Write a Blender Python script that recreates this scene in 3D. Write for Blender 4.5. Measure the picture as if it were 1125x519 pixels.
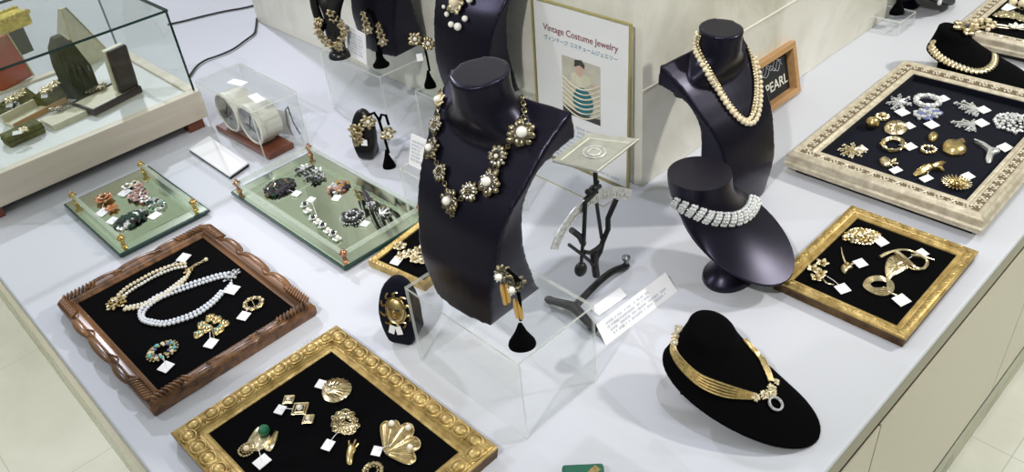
import bpy, bmesh, math, random
from mathutils import Vector, Matrix, Quaternion
from mathutils.bvhtree import BVHTree
PI = math.pi
R = math.radians
scene = bpy.context.scene
for o in list(bpy.data.objects):
    bpy.data.objects.remove(o)
COL = scene.collection
rng = random.Random(7)

# ------------------------------------------------------------------ camera
TZ = 0.80                      # height of the counter top above the floor
CH = 0.83                      # camera height above the counter top
FPX, CX, CY = 904.78, 562.5, 259.5
YAW, PITCH, ROLL = R(49.482), R(36.496), R(-6.306)
fw = Vector((math.cos(YAW)*math.cos(PITCH), math.sin(YAW)*math.cos(PITCH), -math.sin(PITCH)))
r0 = fw.cross(Vector((0, 0, 1))).normalized()
u0 = r0.cross(fw)
cr = math.cos(ROLL)*r0 + math.sin(ROLL)*u0
cu = -math.sin(ROLL)*r0 + math.cos(ROLL)*u0
CAM = Vector((0, 0, TZ+CH))
cam = bpy.data.cameras.new('camera')
cam.sensor_fit = 'HORIZONTAL'; cam.sensor_width = 36
cam.lens = FPX*36/1125
cam.clip_start = 0.02; cam.clip_end = 60
camo = bpy.data.objects.new('camera', cam); COL.objects.link(camo)
M = Matrix((cr, cu, -fw)).transposed().to_4x4()
M.translation = CAM
camo.matrix_world = M
scene.camera = camo

# ------------------------------------------------------------------ light
scene.view_settings.view_transform = 'Standard'
scene.view_settings.look = 'None'
scene.view_settings.gamma = 1
scene.view_settings.use_curve_mapping = False
scene.view_settings.exposure = 0.0
scene.cycles.transparent_max_bounces = 48
scene.cycles.max_bounces = 10
w = bpy.data.worlds.new('world'); scene.world = w; w.use_nodes = True
# the shop around: a pale greenish lit ceiling above, darker aisles towards the horizon
wt = w.node_tree
wc = wt.nodes.new('ShaderNodeTexCoord'); ws = wt.nodes.new('ShaderNodeSeparateXYZ'); wr = wt.nodes.new('ShaderNodeValToRGB')
wt.links.new(wc.outputs['Generated'], ws.inputs[0]); wt.links.new(ws.outputs['Z'], wr.inputs[0])
wr.color_ramp.elements[0].position = 0.0; wr.color_ramp.elements[0].color = (0.13, 0.13, 0.115, 1)
wr.color_ramp.elements[1].position = 0.55; wr.color_ramp.elements[1].color = (0.46, 0.49, 0.42, 1)
wt.links.new(wr.outputs[0], wt.nodes['Background'].inputs[0])
wt.nodes['Background'].inputs[1].default_value = 1.0

def spot(name, pos, target, power, size=0.05, angle=70, col=(0.93, 0.94, 1.0), blend=0.6):
    l = bpy.data.lights.new(name, 'SPOT'); l.energy = power; l.color = col
    l.shadow_soft_size = size; l.spot_size = R(angle); l.spot_blend = blend
    o = bpy.data.objects.new(name, l); COL.objects.link(o)
    o.location = pos
    d = Vector(target)-Vector(pos)
    o.rotation_euler = d.to_track_quat('-Z', 'Y').to_euler()
    return o

LCOL = (0.86, 0.87, 1.0)
spot('ceiling_spot_left', (-0.65, 2.60, TZ+2.05), (0.6, 0.75, TZ), 60, 0.04, 70, LCOL)
spot('ceiling_spot_middle', (1.0, 0.40, TZ+2.2), (1.0, 0.6, TZ), 38, 0.05, 80, LCOL)
spot('ceiling_spot_back', (1.25, 3.9, TZ+2.1), (0.5, 1.9, TZ), 185, 0.05, 60, LCOL)
spot('ceiling_spot_front', (-1.0, 0.1, TZ+2.1), (1.1, 1.0, TZ+0.30), 150, 0.05, 42, (1.0, 0.97, 0.93))
spot('ceiling_spot_aisle', (2.6, -0.9, TZ+2.0), (1.5, 0.1, TZ-0.6), 185, 0.08, 95, (1.0, 0.97, 0.88))
spot('fill_spot_left_floor', (-1.4, 2.0, TZ+2.0), (-0.42, 2.2, 0), 170, 0.08, 46, (1.0, 0.98, 0.92))  # added fill, brightens the floor left of the counter

# ------------------------------------------------------------------ helpers
def ray(px, py):
    return cr*((px-CX)/FPX) - cu*((py-CY)/FPX) + fw
def at(px, py, h=0.0):
    """point of the plane h above the counter top that the photograph shows at px, py"""
    d = ray(px, py); t = (TZ+h-CAM.z)/d.z
    return CAM + d*t
def aty(px, py, y):
    d = ray(px, py); return CAM + d*((y-CAM.y)/d.y)
def atx(px, py, x):
    d = ray(px, py); return CAM + d*((x-CAM.x)/d.x)

def nodemat(name):
    m = bpy.data.materials.new(name); m.use_nodes = True
    return m, m.node_tree, m.node_tree.nodes['Principled BSDF']
def pm(name, col, rough=0.5, metal=0.0, noise=0.0, scale=40, bump=0.0, bscale=200, sheen=0.0, coat=0.0, ior=1.45, spec=0.5, col2=None, rvar=0.0):
    m, nt, b = nodemat(name)
    b.inputs['Base Color'].default_value = (*col, 1)
    b.inputs['Roughness'].default_value = rough
    b.inputs['Metallic'].default_value = metal
    b.inputs['Sheen Weight'].default_value = sheen
    b.inputs['Coat Weight'].default_value = coat
    b.inputs['IOR'].default_value = ior
    b.inputs['Specular IOR Level'].default_value = spec
    tc = nt.nodes.new('ShaderNodeTexCoord')
    if noise or col2:
        n = nt.nodes.new('ShaderNodeTexNoise'); n.inputs['Scale'].default_value = scale; n.inputs['Detail'].default_value = 5
        nt.links.new(tc.outputs['Object'], n.inputs['Vector'])
        cr_ = nt.nodes.new('ShaderNodeValToRGB')
        c2 = col2 or tuple(max(0, c*(1-noise)) for c in col)
        cr_.color_ramp.elements[0].position = 0.35; cr_.color_ramp.elements[1].position = 0.65
        cr_.color_ramp.elements[0].color = (*c2, 1); cr_.color_ramp.elements[1].color = (*col, 1)
        nt.links.new(n.outputs['Fac'], cr_.inputs['Fac']); nt.links.new(cr_.outputs['Color'], b.inputs['Base Color'])
    if bump:
        n2 = nt.nodes.new('ShaderNodeTexNoise'); n2.inputs['Scale'].default_value = bscale; n2.inputs['Detail'].default_value = 3
        nt.links.new(tc.outputs['Object'], n2.inputs['Vector'])
        bp = nt.nodes.new('ShaderNodeBump'); bp.inputs['Strength'].default_value = bump; bp.inputs['Distance'].default_value = 0.002
        nt.links.new(n2.outputs['Fac'], bp.inputs['Height']); nt.links.new(bp.outputs['Normal'], b.inputs['Normal'])
    return m
def clear(name, tint, refl=1.0, ior=1.45):
    """thin clear sheet: see-through with a fresnel mirror on top"""
    m = bpy.data.materials.new(name); m.use_nodes = True
    nt = m.node_tree; nt.nodes.clear()
    out = nt.nodes.new('ShaderNodeOutputMaterial'); mix = nt.nodes.new('ShaderNodeMixShader')
    tr = nt.nodes.new('ShaderNodeBsdfTransparent'); gl = nt.nodes.new('ShaderNodeBsdfGlossy')
    tr.inputs[0].default_value = (*tint, 1); gl.inputs['Roughness'].default_value = 0.02
    gl.inputs[0].default_value = (refl, refl, refl, 1)
    f = nt.nodes.new('ShaderNodeFresnel'); f.inputs[0].default_value = ior
    g = nt.nodes.new('ShaderNodeNewGeometry'); k = nt.nodes.new('ShaderNodeMath'); k.operation = 'MULTIPLY'
    inv = nt.nodes.new('ShaderNodeMath'); inv.operation = 'SUBTRACT'; inv.inputs[0].default_value = 1.0
    nt.links.new(g.outputs['Backfacing'], inv.inputs[1])      # the sheet mirrors on its outer skin only
    nt.links.new(f.outputs[0], k.inputs[0]); nt.links.new(inv.outputs[0], k.inputs[1])
    nt.links.new(k.outputs[0], mix.inputs[0]); nt.links.new(tr.outputs[0], mix.inputs[1]); nt.links.new(gl.outputs[0], mix.inputs[2])
    nt.links.new(mix.outputs[0], out.inputs[0])
    return m
def milky(name, col, opac):
    """sheet edge that scatters part of the light"""
    m = bpy.data.materials.new(name); m.use_nodes = True
    nt = m.node_tree; nt.nodes.clear()
    out = nt.nodes.new('ShaderNodeOutputMaterial'); mix = nt.nodes.new('ShaderNodeMixShader')
    tr = nt.nodes.new('ShaderNodeBsdfTransparent'); d = nt.nodes.new('ShaderNodeBsdfDiffuse'); tl = nt.nodes.new('ShaderNodeBsdfTranslucent')
    m2 = nt.nodes.new('ShaderNodeMixShader')
    d.inputs[0].default_value = (*col, 1); tl.inputs[0].default_value = (*col, 1)
    nt.links.new(d.outputs[0], m2.inputs[1]); nt.links.new(tl.outputs[0], m2.inputs[2])
    mix.inputs[0].default_value = opac
    nt.links.new(tr.outputs[0], mix.inputs[1]); nt.links.new(m2.outputs[0], mix.inputs[2]); nt.links.new(mix.outputs[0], out.inputs[0])
    return m
def woodmat(name, c1, c2, axis=0, scale=1.0, rough=0.5):
    m, nt, b = nodemat(name)
    tc = nt.nodes.new('ShaderNodeTexCoord'); mp = nt.nodes.new('ShaderNodeMapping')
    s = [60*scale]*3; s[axis] = 5*scale
    mp.inputs['Scale'].default_value = s
    n = nt.nodes.new('ShaderNodeTexNoise'); n.inputs['Scale'].default_value = 1; n.inputs['Detail'].default_value = 6; n.inputs['Distortion'].default_value = 0.6
    rp = nt.nodes.new('ShaderNodeValToRGB')
    rp.color_ramp.elements[0].position = 0.3; rp.color_ramp.elements[1].position = 0.7
    rp.color_ramp.elements[0].color = (*c1, 1); rp.color_ramp.elements[1].color = (*c2, 1)
    nt.links.new(tc.outputs['Object'], mp.inputs[0]); nt.links.new(mp.outputs[0], n.inputs['Vector']); nt.links.new(n.outputs['Fac'], rp.inputs[0]); nt.links.new(rp.outputs[0], b.inputs['Base Color'])
    b.inputs['Roughness'].default_value = rough
    return m
def marblemat(name, base, vein, scale=2.0, tile=None, joint=(0.4, 0.4, 0.35), off=(0, 0), rough=0.25, jw=0.0016):
    m, nt, b = nodemat(name)
    tc = nt.nodes.new('ShaderNodeTexCoord')
    n = nt.nodes.new('ShaderNodeTexNoise'); n.inputs['Scale'].default_value = scale; n.inputs['Detail'].default_value = 8; n.inputs['Distortion'].default_value = 1.6; n.inputs['Roughness'].default_value = 0.6
    nt.links.new(tc.outputs['Object'], n.inputs['Vector'])
    rp = nt.nodes.new('ShaderNodeValToRGB'); e = rp.color_ramp.elements
    e[0].position = 0.3; e[0].color = (*vein, 1); e[1].position = 0.6; e[1].color = (*base, 1)
    x = e.new(0.46); x.color = (*[a*0.4+b_*0.6 for a, b_ in zip(vein, base)], 1)
    nt.links.new(n.outputs['Fac'], rp.inputs[0])
    last = rp.outputs[0]
    if tile:
        br = nt.nodes.new('ShaderNodeTexBrick'); mp = nt.nodes.new('ShaderNodeMapping')
        mp.inputs['Location'].default_value = (off[0], off[1], 0)
        if len(tile) == 3:
            mp.inputs['Rotation'].default_value = tile[2]
        nt.links.new(tc.outputs['Object'], mp.inputs[0]); nt.links.new(mp.outputs[0], br.inputs['Vector'])
        br.offset = 0.0; br.squash = 1.0
        br.inputs['Scale'].default_value = 1; br.inputs['Mortar Size'].default_value = jw; br.inputs['Mortar Smooth'].default_value = 0.1
        br.inputs['Brick Width'].default_value = tile[0]; br.inputs['Row Height'].default_value = tile[1]
        mx = nt.nodes.new('ShaderNodeMixRGB'); mx.inputs[2].default_value = (*joint, 1)
        nt.links.new(br.outputs['Fac'], mx.inputs[0]); nt.links.new(last, mx.inputs[1]); last = mx.outputs[0]
    nt.links.new(last, b.inputs['Base Color'])
    b.inputs['Roughness'].default_value = rough
    return m

MT = dict(
    counter=pm('lavender_laminate', (0.585, 0.598, 0.66), 0.5, noise=0.03, scale=3, spec=0.4),
    lip=pm('olive_lip', (0.30, 0.275, 0.18), 0.35),
    panel=pm('cream_panel', (0.62, 0.57, 0.45), 0.3, noise=0.04, scale=2),
    seam=pm('seam_dark', (0.03, 0.03, 0.03), 0.6),
    floor=marblemat('floor_marble', (0.82, 0.82, 0.77), (0.72, 0.72, 0.66), 2.2, (0.556, 0.556), (0.62, 0.62, 0.56), (0.1, -0.166), 0.22),
    plinth=marblemat('plinth_marble', (0.42, 0.42, 0.28), (0.22, 0.22, 0.13), 8),
    pillar=marblemat('pillar_marble', (0.79, 0.775, 0.71), (0.55, 0.525, 0.43), 3.2, None),
    joint=pm('stone_joint', (0.80, 0.79, 0.72), 0.6),
    leather=pm('black_leatherette', (0.0042, 0.0038, 0.0085), 0.30, bump=0.05, bscale=900, spec=0.42),
    velvet=pm('black_velvet', (0.0022, 0.0022, 0.0028), 0.95, sheen=0.012, spec=0.03, bump=0.2, bscale=1500),
    navyvelvet=pm('navy_velvet', (0.007, 0.008, 0.015), 0.95, sheen=0.05, spec=0.05, bump=0.2, bscale=1500),
    black=pm('black_gloss', (0.006, 0.006, 0.007), 0.25),
    iron=pm('dark_iron', (0.02, 0.02, 0.021), 0.42, metal=0.3, noise=0.3, scale=90),
    brass=pm('brass', (0.62, 0.44, 0.16), 0.28, 1.0),
    gold=pm('gold', (0.72, 0.54, 0.25), 0.30, 1.0, noise=0.35, scale=260),
    palegold=pm('pale_gold', (0.84, 0.71, 0.46), 0.28, 1.0, noise=0.35, scale=300),
    antgold=pm('antique_gold', (0.66, 0.54, 0.33), 0.32, 1.0, noise=0.65, scale=330),
    oldgold=pm('old_gold', (0.36, 0.31, 0.20), 0.36, 1.0, noise=0.6, scale=300),
    copper=pm('copper', (0.62, 0.33, 0.2), 0.35, 1.0, noise=0.4, scale=300),
    silver=pm('silver', (0.88, 0.88, 0.90), 0.28, 0.75, noise=0.25, scale=300),
    pewter=pm('pewter', (0.35, 0.35, 0.36), 0.35, 1.0, noise=0.4, scale=200),
    pearl=pm('pearl', (0.86, 0.83, 0.76), 0.22, coat=0.6),
    creampearl=pm('cream_pearl', (0.80, 0.70, 0.50), 0.25, coat=0.6),
    bluepearl=pm('blue_white_pearl', (0.75, 0.78, 0.86), 0.25, coat=0.6),
    rhinestone=pm('rhinestone', (0.88, 0.89, 0.92), 0.12, 0.35, noise=0.45, scale=420),
    green=pm('green_stone', (0.01, 0.16, 0.08), 0.12, coat=0.7),
    darkgreen=pm('dark_green_stone', (0.012, 0.045, 0.03), 0.12, coat=0.8),
    turquoise=pm('turquoise_stone', (0.16, 0.48, 0.50), 0.2, coat=0.5),
    amber=pm('amber_stone', (0.62, 0.36, 0.07), 0.15, 0.35, coat=0.8),
    orange=pm('orange_stone', (0.60, 0.20, 0.05), 0.25, coat=0.5, noise=0.4, scale=200),
    pink=pm('pink_stone', (0.60, 0.38, 0.36), 0.2, coat=0.6, noise=0.4, scale=200),
    blue=pm('blue_stone', (0.16, 0.19, 0.42), 0.12, coat=0.8),
    jet=pm('jet_stone', (0.012, 0.012, 0.018), 0.10, coat=0.8),
    smoky=pm('smoky_stone', (0.06, 0.05, 0.07), 0.10, coat=0.8, noise=0.5, scale=300),
    paper=pm('white_paper', (0.87, 0.86, 0.89), 0.6),
    ink=pm('grey_ink', (0.30, 0.30, 0.34), 0.8),
    redink=pm('dark_red_ink', (0.22, 0.025, 0.035), 0.8),
    blueink=pm('grey_blue_ink', (0.16, 0.30, 0.42), 0.8),
    paleink=pm('pale_blue_ink', (0.52, 0.56, 0.66), 0.8),
    acrylic=clear('clear_acrylic', (0.982, 0.987, 0.982), 0.6, 1.36),
    acrylicedge=milky('acrylic_edge', (0.86, 0.88, 0.84), 0.55),
    yellowedge=milky('yellowed_acrylic_edge', (0.62, 0.56, 0.28), 0.8),
    glass=clear('showcase_glass', (0.968, 0.985, 0.968), 0.8, 1.45), glassrod=milky('glass_rod', (0.75, 0.82, 0.74), 0.35),
    greenedge=pm('green_glass_edge', (0.012, 0.045, 0.038), 0.15),
    mirror=pm('mirror_glass', (0.74, 0.83, 0.67), 0.03, 1.0),
    bevel=pm('mirror_bevel', (0.72, 0.81, 0.67), 0.10, 1.0),
    paleoak=woodmat('pale_oak', (0.64, 0.56, 0.46), (0.78, 0.71, 0.61), 0, 0.6),
    brownwood=woodmat('carved_walnut', (0.045, 0.02, 0.009), (0.27, 0.125, 0.052), 1, 1.0, 0.30),
    redwood=woodmat('red_brown_wood', (0.12, 0.03, 0.015), (0.22, 0.065, 0.03), 1, 1.0, 0.35),
    orangewood=woodmat('orange_wood', (0.40, 0.215, 0.085), (0.54, 0.32, 0.145), 0, 1.0, 0.45),
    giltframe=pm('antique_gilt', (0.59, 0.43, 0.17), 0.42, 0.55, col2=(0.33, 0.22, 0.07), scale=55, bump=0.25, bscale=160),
    giltedge=pm('dark_gilt_side', (0.16, 0.085, 0.03), 0.45, 0.4, col2=(0.06, 0.03, 0.012), scale=60),  # darker brown tone for the frame sides
    champagne=pm('champagne_frame', (0.72, 0.65, 0.51), 0.38, 0.3, col2=(0.52, 0.45, 0.34), scale=70, bump=0.3, bscale=200),
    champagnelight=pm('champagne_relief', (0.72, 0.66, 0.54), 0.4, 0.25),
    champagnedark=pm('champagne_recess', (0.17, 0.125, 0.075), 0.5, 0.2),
    whitepaint=pm('ivory_enamel', (0.76, 0.75, 0.68), 0.3, coat=0.3),
    dial=pm('grey_dial', (0.36, 0.38, 0.39), 0.12, 0.25, noise=0.5, scale=60, coat=1.0),
    chalk=pm('chalkboard', (0.018, 0.019, 0.02), 0.8),
    cable=pm('black_cable', (0.008, 0.008, 0.009), 0.4),
    olive=pm('olive_felt', (0.15, 0.15, 0.035), 0.8, noise=0.5, scale=60),
    darkolive=pm('dark_olive_felt', (0.05, 0.052, 0.02), 0.85),
    brownbox=pm('dark_brown_leather', (0.045, 0.025, 0.018), 0.45, noise=0.3, scale=100),
    cream=pm('cream_satin', (0.72, 0.68, 0.52), 0.5, noise=0.12, scale=60),
    redbox=pm('faded_red_cloth', (0.60, 0.05, 0.03), 0.6, col2=(0.42, 0.12, 0.05), scale=14),
    yellow=pm('yellow_gilt', (0.92, 0.72, 0.10), 0.4, 0.3, noise=0.4, scale=90),
    skin=pm('face_print', (0.60, 0.42, 0.34), 0.7),
    teal=pm('teal_print', (0.02, 0.16, 0.20), 0.7),
    printbg=pm('beige_print', (0.62, 0.58, 0.50), 0.7, noise=0.15, scale=50),
    hairprint=pm('dark_print', (0.06, 0.055, 0.05), 0.7, noise=0.5, scale=200),
    whitepanel=pm('white_showcase_bed', (0.74, 0.75, 0.76), 0.5),
    arcplate=pm('engraved_silver_plate', (0.80, 0.80, 0.78), 0.35, 0.25, noise=0.35, scale=160),
    greenbox=pm('green_box', (0.02, 0.12, 0.075), 0.5),
)

MT['leather'].node_tree.nodes['Principled BSDF'].inputs['Specular Tint'].default_value = (0.72, 0.68, 1.0, 1)

class MB:
    """collects shapes into one mesh"""
    def __init__(s):
        s.bm = bmesh.new(); s.mi = 0
    def _fin(s, faces):
        for f in faces: f.material_index = s.mi
    def box(s, c, d, rot=None, mi=None):
        m = Matrix.Translation(c) @ (rot.to_4x4() if rot else Matrix.Identity(4)) @ Matrix.Diagonal((d[0], d[1], d[2], 1))
        r_ = bmesh.ops.create_cube(s.bm, size=1, matrix=m)
        for v in r_['verts']:
            for f in v.link_faces: f.material_index = s.mi if mi is None else mi
        return s
    def sheet(s, c, d, rot=None):
        """thin slab: big faces material 0, thin sides material 1"""
        m = Matrix.Translation(c) @ (rot.to_4x4() if rot else Matrix.Identity(4)) @ Matrix.Diagonal((d[0], d[1], d[2], 1))
        r_ = bmesh.ops.create_cube(s.bm, size=1, matrix=m)
        fs = set(f for v in r_['verts'] for f in v.link_faces)
        big = sorted(fs, key=lambda f: -f.calc_area())
        for i, f in enumerate(big): f.material_index = 0 if (i < 2 or f.calc_center_median().z < c[2]-d[2]*0.49 and d[2] > 0.02) else 1
        return s
    def sph(s, c, r, seg=12, ring=8, scale=(1, 1, 1), rot=None):
        m = Matrix.Translation(c) @ (rot.to_4x4() if rot else Matrix.Identity(4)) @ Matrix.Diagonal((scale[0], scale[1], scale[2], 1))
        r_ = bmesh.ops.create_uvsphere(s.bm, u_segments=seg, v_segments=ring, radius=r, matrix=m)
        for v in r_['verts']:
            for f in v.link_faces: f.material_index = s.mi
        return s
    def gem(s, c, r, sc=(1, 1, .7), rot=None):
        m = Matrix.Translation(c) @ (rot.to_4x4() if rot else Matrix.Identity(4)) @ Matrix.Diagonal((sc[0], sc[1], sc[2], 1))
        r_ = bmesh.ops.create_icosphere(s.bm, subdivisions=1, radius=r, matrix=m)
        for v in r_['verts']:
            for f in v.link_faces: f.material_index = s.mi
        return s
    def rings(s, rings, cap0=True, cap1=True, closed=True):
        vs = [[s.bm.verts.new(p) for p in rg] for rg in rings]
        n = len(vs[0])
        for a, b in zip(vs[:-1], vs[1:]):
            for i in range(n if closed else n-1):
                j = (i+1) % n
                f = s.bm.faces.new((a[i], a[j], b[j], b[i])); f.material_index = s.mi
        if cap0:
            f = s.bm.faces.new(list(reversed(vs[0]))); f.material_index = s.mi
        if cap1:
            f = s.bm.faces.new(vs[-1]); f.material_index = s.mi
        return s
    def tube(s, pts, r, n=6, closed=False):
        pts = [Vector(p) for p in pts]
        rr = r if isinstance(r, (list, tuple)) else [r]*len(pts)
        N = len(pts); up = Vector((0.13, 0.21, 1)).normalized(); rgs = []
        for i, p in enumerate(pts):
            a = pts[(i-1) % N] if (closed or i > 0) else p
            b = pts[(i+1) % N] if (closed or i < N-1) else p
            t = (b-a)
            t = t.normalized() if t.length > 1e-9 else Vector((0, 0, 1))
            x = t.cross(up)
            if x.length < 1e-3: x = t.cross(Vector((1, 0, 0)))
            x.normalize(); y = x.cross(t)
            rgs.append([p + (x*math.cos(2*PI*k/n) + y*math.sin(2*PI*k/n))*rr[i] for k in range(n)])
        if closed:
            rgs.append(rgs[0]); s.rings(rgs, False, False)
        else:
            s.rings(rgs)
        return s
    def bar(s, p0, p1, r, n=8):
        return s.tube([p0, p1], r, n)
    def lathe(s, prof, c=(0, 0, 0), n=24, rot=None, sx=1, sy=1):
        c = Vector(c)
        rg = []
        for (rad, z) in prof:
            ring = []
            for k in range(n):
                v = Vector((rad*sx*math.cos(2*PI*k/n), rad*sy*math.sin(2*PI*k/n), z))
                if rot: v = rot @ v
                ring.append(c+v)
            rg.append(ring)
        return s.rings(rg)
    def plate(s, pts, h, z=0.0):
        a = [Vector((p[0], p[1], z)) for p in pts]; b = [Vector((p[0], p[1], z+h)) for p in pts]
        return s.rings([a, b])
    def frame(s, W, L, prof):
        """mitred moulding: prof = (distance outward from the inner opening, z)"""
        rgs = []
        for d, z in prof:
            rgs.append([Vector((sx*(W/2+d), sy*(L/2+d), z)) for sx, sy in ((-1, -1), (1, -1), (1, 1), (-1, 1))])
        rgs.append(rgs[0])
        return s.rings(rgs, False, False)
    def build(s, name, mats, parent=None, smooth=False, loc=(0, 0, 0), rot=None, merge=0):
        bm = s.bm
        if merge: bmesh.ops.remove_doubles(bm, verts=bm.verts, dist=merge)
        bmesh.ops.recalc_face_normals(bm, faces=bm.faces)
        if smooth:
            for f in bm.faces: f.smooth = True
            for e in bm.edges:
                if len(e.link_faces) == 2 and e.calc_face_angle(0) > R(40): e.smooth = False
        me = bpy.data.meshes.new(name); bm.to_mesh(me); bm.free()
        if not isinstance(mats, (list, tuple)): mats = [mats]
        for m in mats: me.materials.append(m if not isinstance(m, str) else MT[m])
        o = bpy.data.objects.new(name, me); COL.objects.link(o)
        o.location = loc
        if rot is not None: o.rotation_euler = rot
        if parent: o.parent = parent
        return o
def link(name, me, parent, loc=(0, 0, 0), rot=None, scale=None):
    o = bpy.data.objects.new(name, me); COL.objects.link(o); o.parent = parent; o.location = loc
    if rot is not None: o.rotation_euler = rot
    if scale is not None: o.scale = scale
    return o
def tag(o, label, cat, group=None):
    o['label'] = label; o['category'] = cat
    if group: o['group'] = group
    return o
def thing(name, label, cat, loc=(0, 0, 0), rz=0.0, group=None):
    o = bpy.data.objects.new(name, None); COL.objects.link(o)
    o.empty_display_size = 0.02
    o.location = loc; o.rotation_euler = (0, 0, rz)
    return tag(o, label, cat, group)
def struct(o):
    o['kind'] = 'structure'; return o
def spline(pts, n, closed=False):
    pts = [Vector(p) for p in pts]; out = []; N = len(pts)
    segs = N if closed else N-1
    for i in range(segs):
        p0 = pts[(i-1) % N] if (closed or i > 0) else pts[0]
        p1, p2 = pts[i], pts[(i+1) % N]
        p3 = pts[(i+2) % N] if (closed or i+2 < N) else pts[-1]
        for k in range(n):
            t = k/n
            out.append(0.5*((2*p1)+(p2-p0)*t+(2*p0-5*p1+4*p2-p3)*t*t+(3*p1-p0-3*p2+p3)*t**3))
    if not closed: out.append(pts[-1])
    return out
def resample(pts, step):
    out = [pts[0].copy()]; acc = 0.0
    for a, b in zip(pts[:-1], pts[1:]):
        L = (b-a).length; pos = 0.0
        while acc + (L-pos) >= step:
            pos += step-acc; acc = 0.0
            out.append(a.lerp(b, pos/L if L > 0 else 0))
        acc += L-pos
    return out
_sph = {}
def ball(mat, seg=12):
    k = (mat, seg)
    if k not in _sph:
        b = MB(); b.sph((0, 0, 0), 1, seg, max(6, seg*2//3))
        o = b.build('pearl', mat, None, True); _sph[k] = o.data
        bpy.data.objects.remove(o)
    return _sph[k]
TZV = Vector((0, 0, TZ))

# ------------------------------------------------------------------ setting
b = MB(); b.box((1.5, 1.5, -0.05), (12, 12, 0.1)); struct(b.build('floor', 'floor'))
PX, PY = 0.980, 0.775
b = MB(); b.box((PX+0.56, PY+0.68, TZ+1.201), (1.12, 1.36, 2.4)); struct(b.build('wall_back', 'pillar'))
b = MB()
zj = aty(846, 17, PY).z
for z in (zj, zj+0.55): b.box((PX+0.56, PY-0.0006, z), (1.12, 0.0016, 0.0025))
struct(b.build('trim_1', 'joint'))

ct = thing('display_counter', 'long shop counter with lavender white top and cream front panels', 'counter', (0, 0, 0))
b = MB(); b.box((1.539, 1.78, TZ-0.005), (2.922, 3.10, 0.010)); top = b.build('countertop', 'counter', ct)
bv = top.modifiers.new('bevel', 'BEVEL'); bv.width = 0.004; bv.segments = 3
b = MB(); b.box((1.539, 1.78, TZ-0.032), (2.918, 3.096, 0.044)); lp = b.build('edge_lip', 'lip', ct)
bv = lp.modifiers.new('bevel', 'BEVEL'); bv.width = 0.006; bv.segments = 3
b = MB(); b.box((1.56, 1.782, TZ-0.31), (2.88, 3.097, 0.50)); b.build('carcass', 'seam', ct)
xs = [0.12, 0.799, 1.452, 2.10, 2.99]
for a, c in zip(xs[:-1], xs[1:]):
    b = MB(); b.box(((a+c)/2, 0.239, TZ-0.297), (c-a-0.004, 0.016, 0.472)); b.build('door_panel', 'panel', ct)
b = MB(); b.box((0.118, 1.79, TZ-0.297), (0.012, 3.09, 0.466)); b.build('side_panel', 'panel', ct)
b = MB(); b.box((1.56, 1.80, 0.125), (2.88, 3.09, 0.25)); b.build('plinth', 'plinth', ct)

# ------------------------------------------------------------------ acrylic risers
def riser(x0, y0, x1, y1, h, label, z=0.0, t=0.003, sides='xXyY'):
    cx_, cy_ = (x0+x1)/2, (y0+y1)/2; W, L = abs(x1-x0), abs(y1-y0)
    o = thing('acrylic_riser', label, 'display riser', (cx_, cy_, TZ+z), 0, 'clear acrylic risers')
    m = ['acrylic', 'acrylicedge']
    b = MB(); b.sheet((0, 0, h-t/2), (W, L, t)); b.build('top_panel', m, o)
    for sd in sides:
        b = MB(); hz = h-t; zo = 0.0006
        if sd == 'x': b.sheet((-W/2+t/2, 0, hz/2+zo/2), (t, L, hz-zo))
        if sd == 'X': b.sheet((W/2-t/2, 0, hz/2+zo/2), (t, L, hz-zo))
        if sd == 'y': b.sheet((0, -L/2+t/2, hz/2+zo/2), (W-2*t, t, hz-zo))
        if sd == 'Y': b.sheet((0, L/2-t/2, hz/2+zo/2), (W-2*t, t, hz-zo))
        b.build('side_panel', m, o)
    return o
H1 = 0.138
A = at(442, 317, H1); Bc = at(569, 400, H1); C = at(651, 334, H1)
riser(Bc.x, Bc.y, C.x, A.y, H1, 'clear acrylic riser under the large black bust in the middle')
A2 = at(351, 56, H1); B2 = at(419, 83, H1)
riser(A2.x, B2.y, 0.968, A2.y, H1, 'clear acrylic riser carrying the black mannequin hand')
A3 = at(455, 99, 0.12)
riser(A3.x, 1.02, 0.965, A3.y, 0.12, 'clear acrylic riser below the bust with the pearl drop pendant')
A4 = at(438, 184, 0.10)
riser(A4.x, 0.885, 0.80, A4.y, 0.10, 'low clear acrylic riser holding a white card behind the middle bust')

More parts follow.
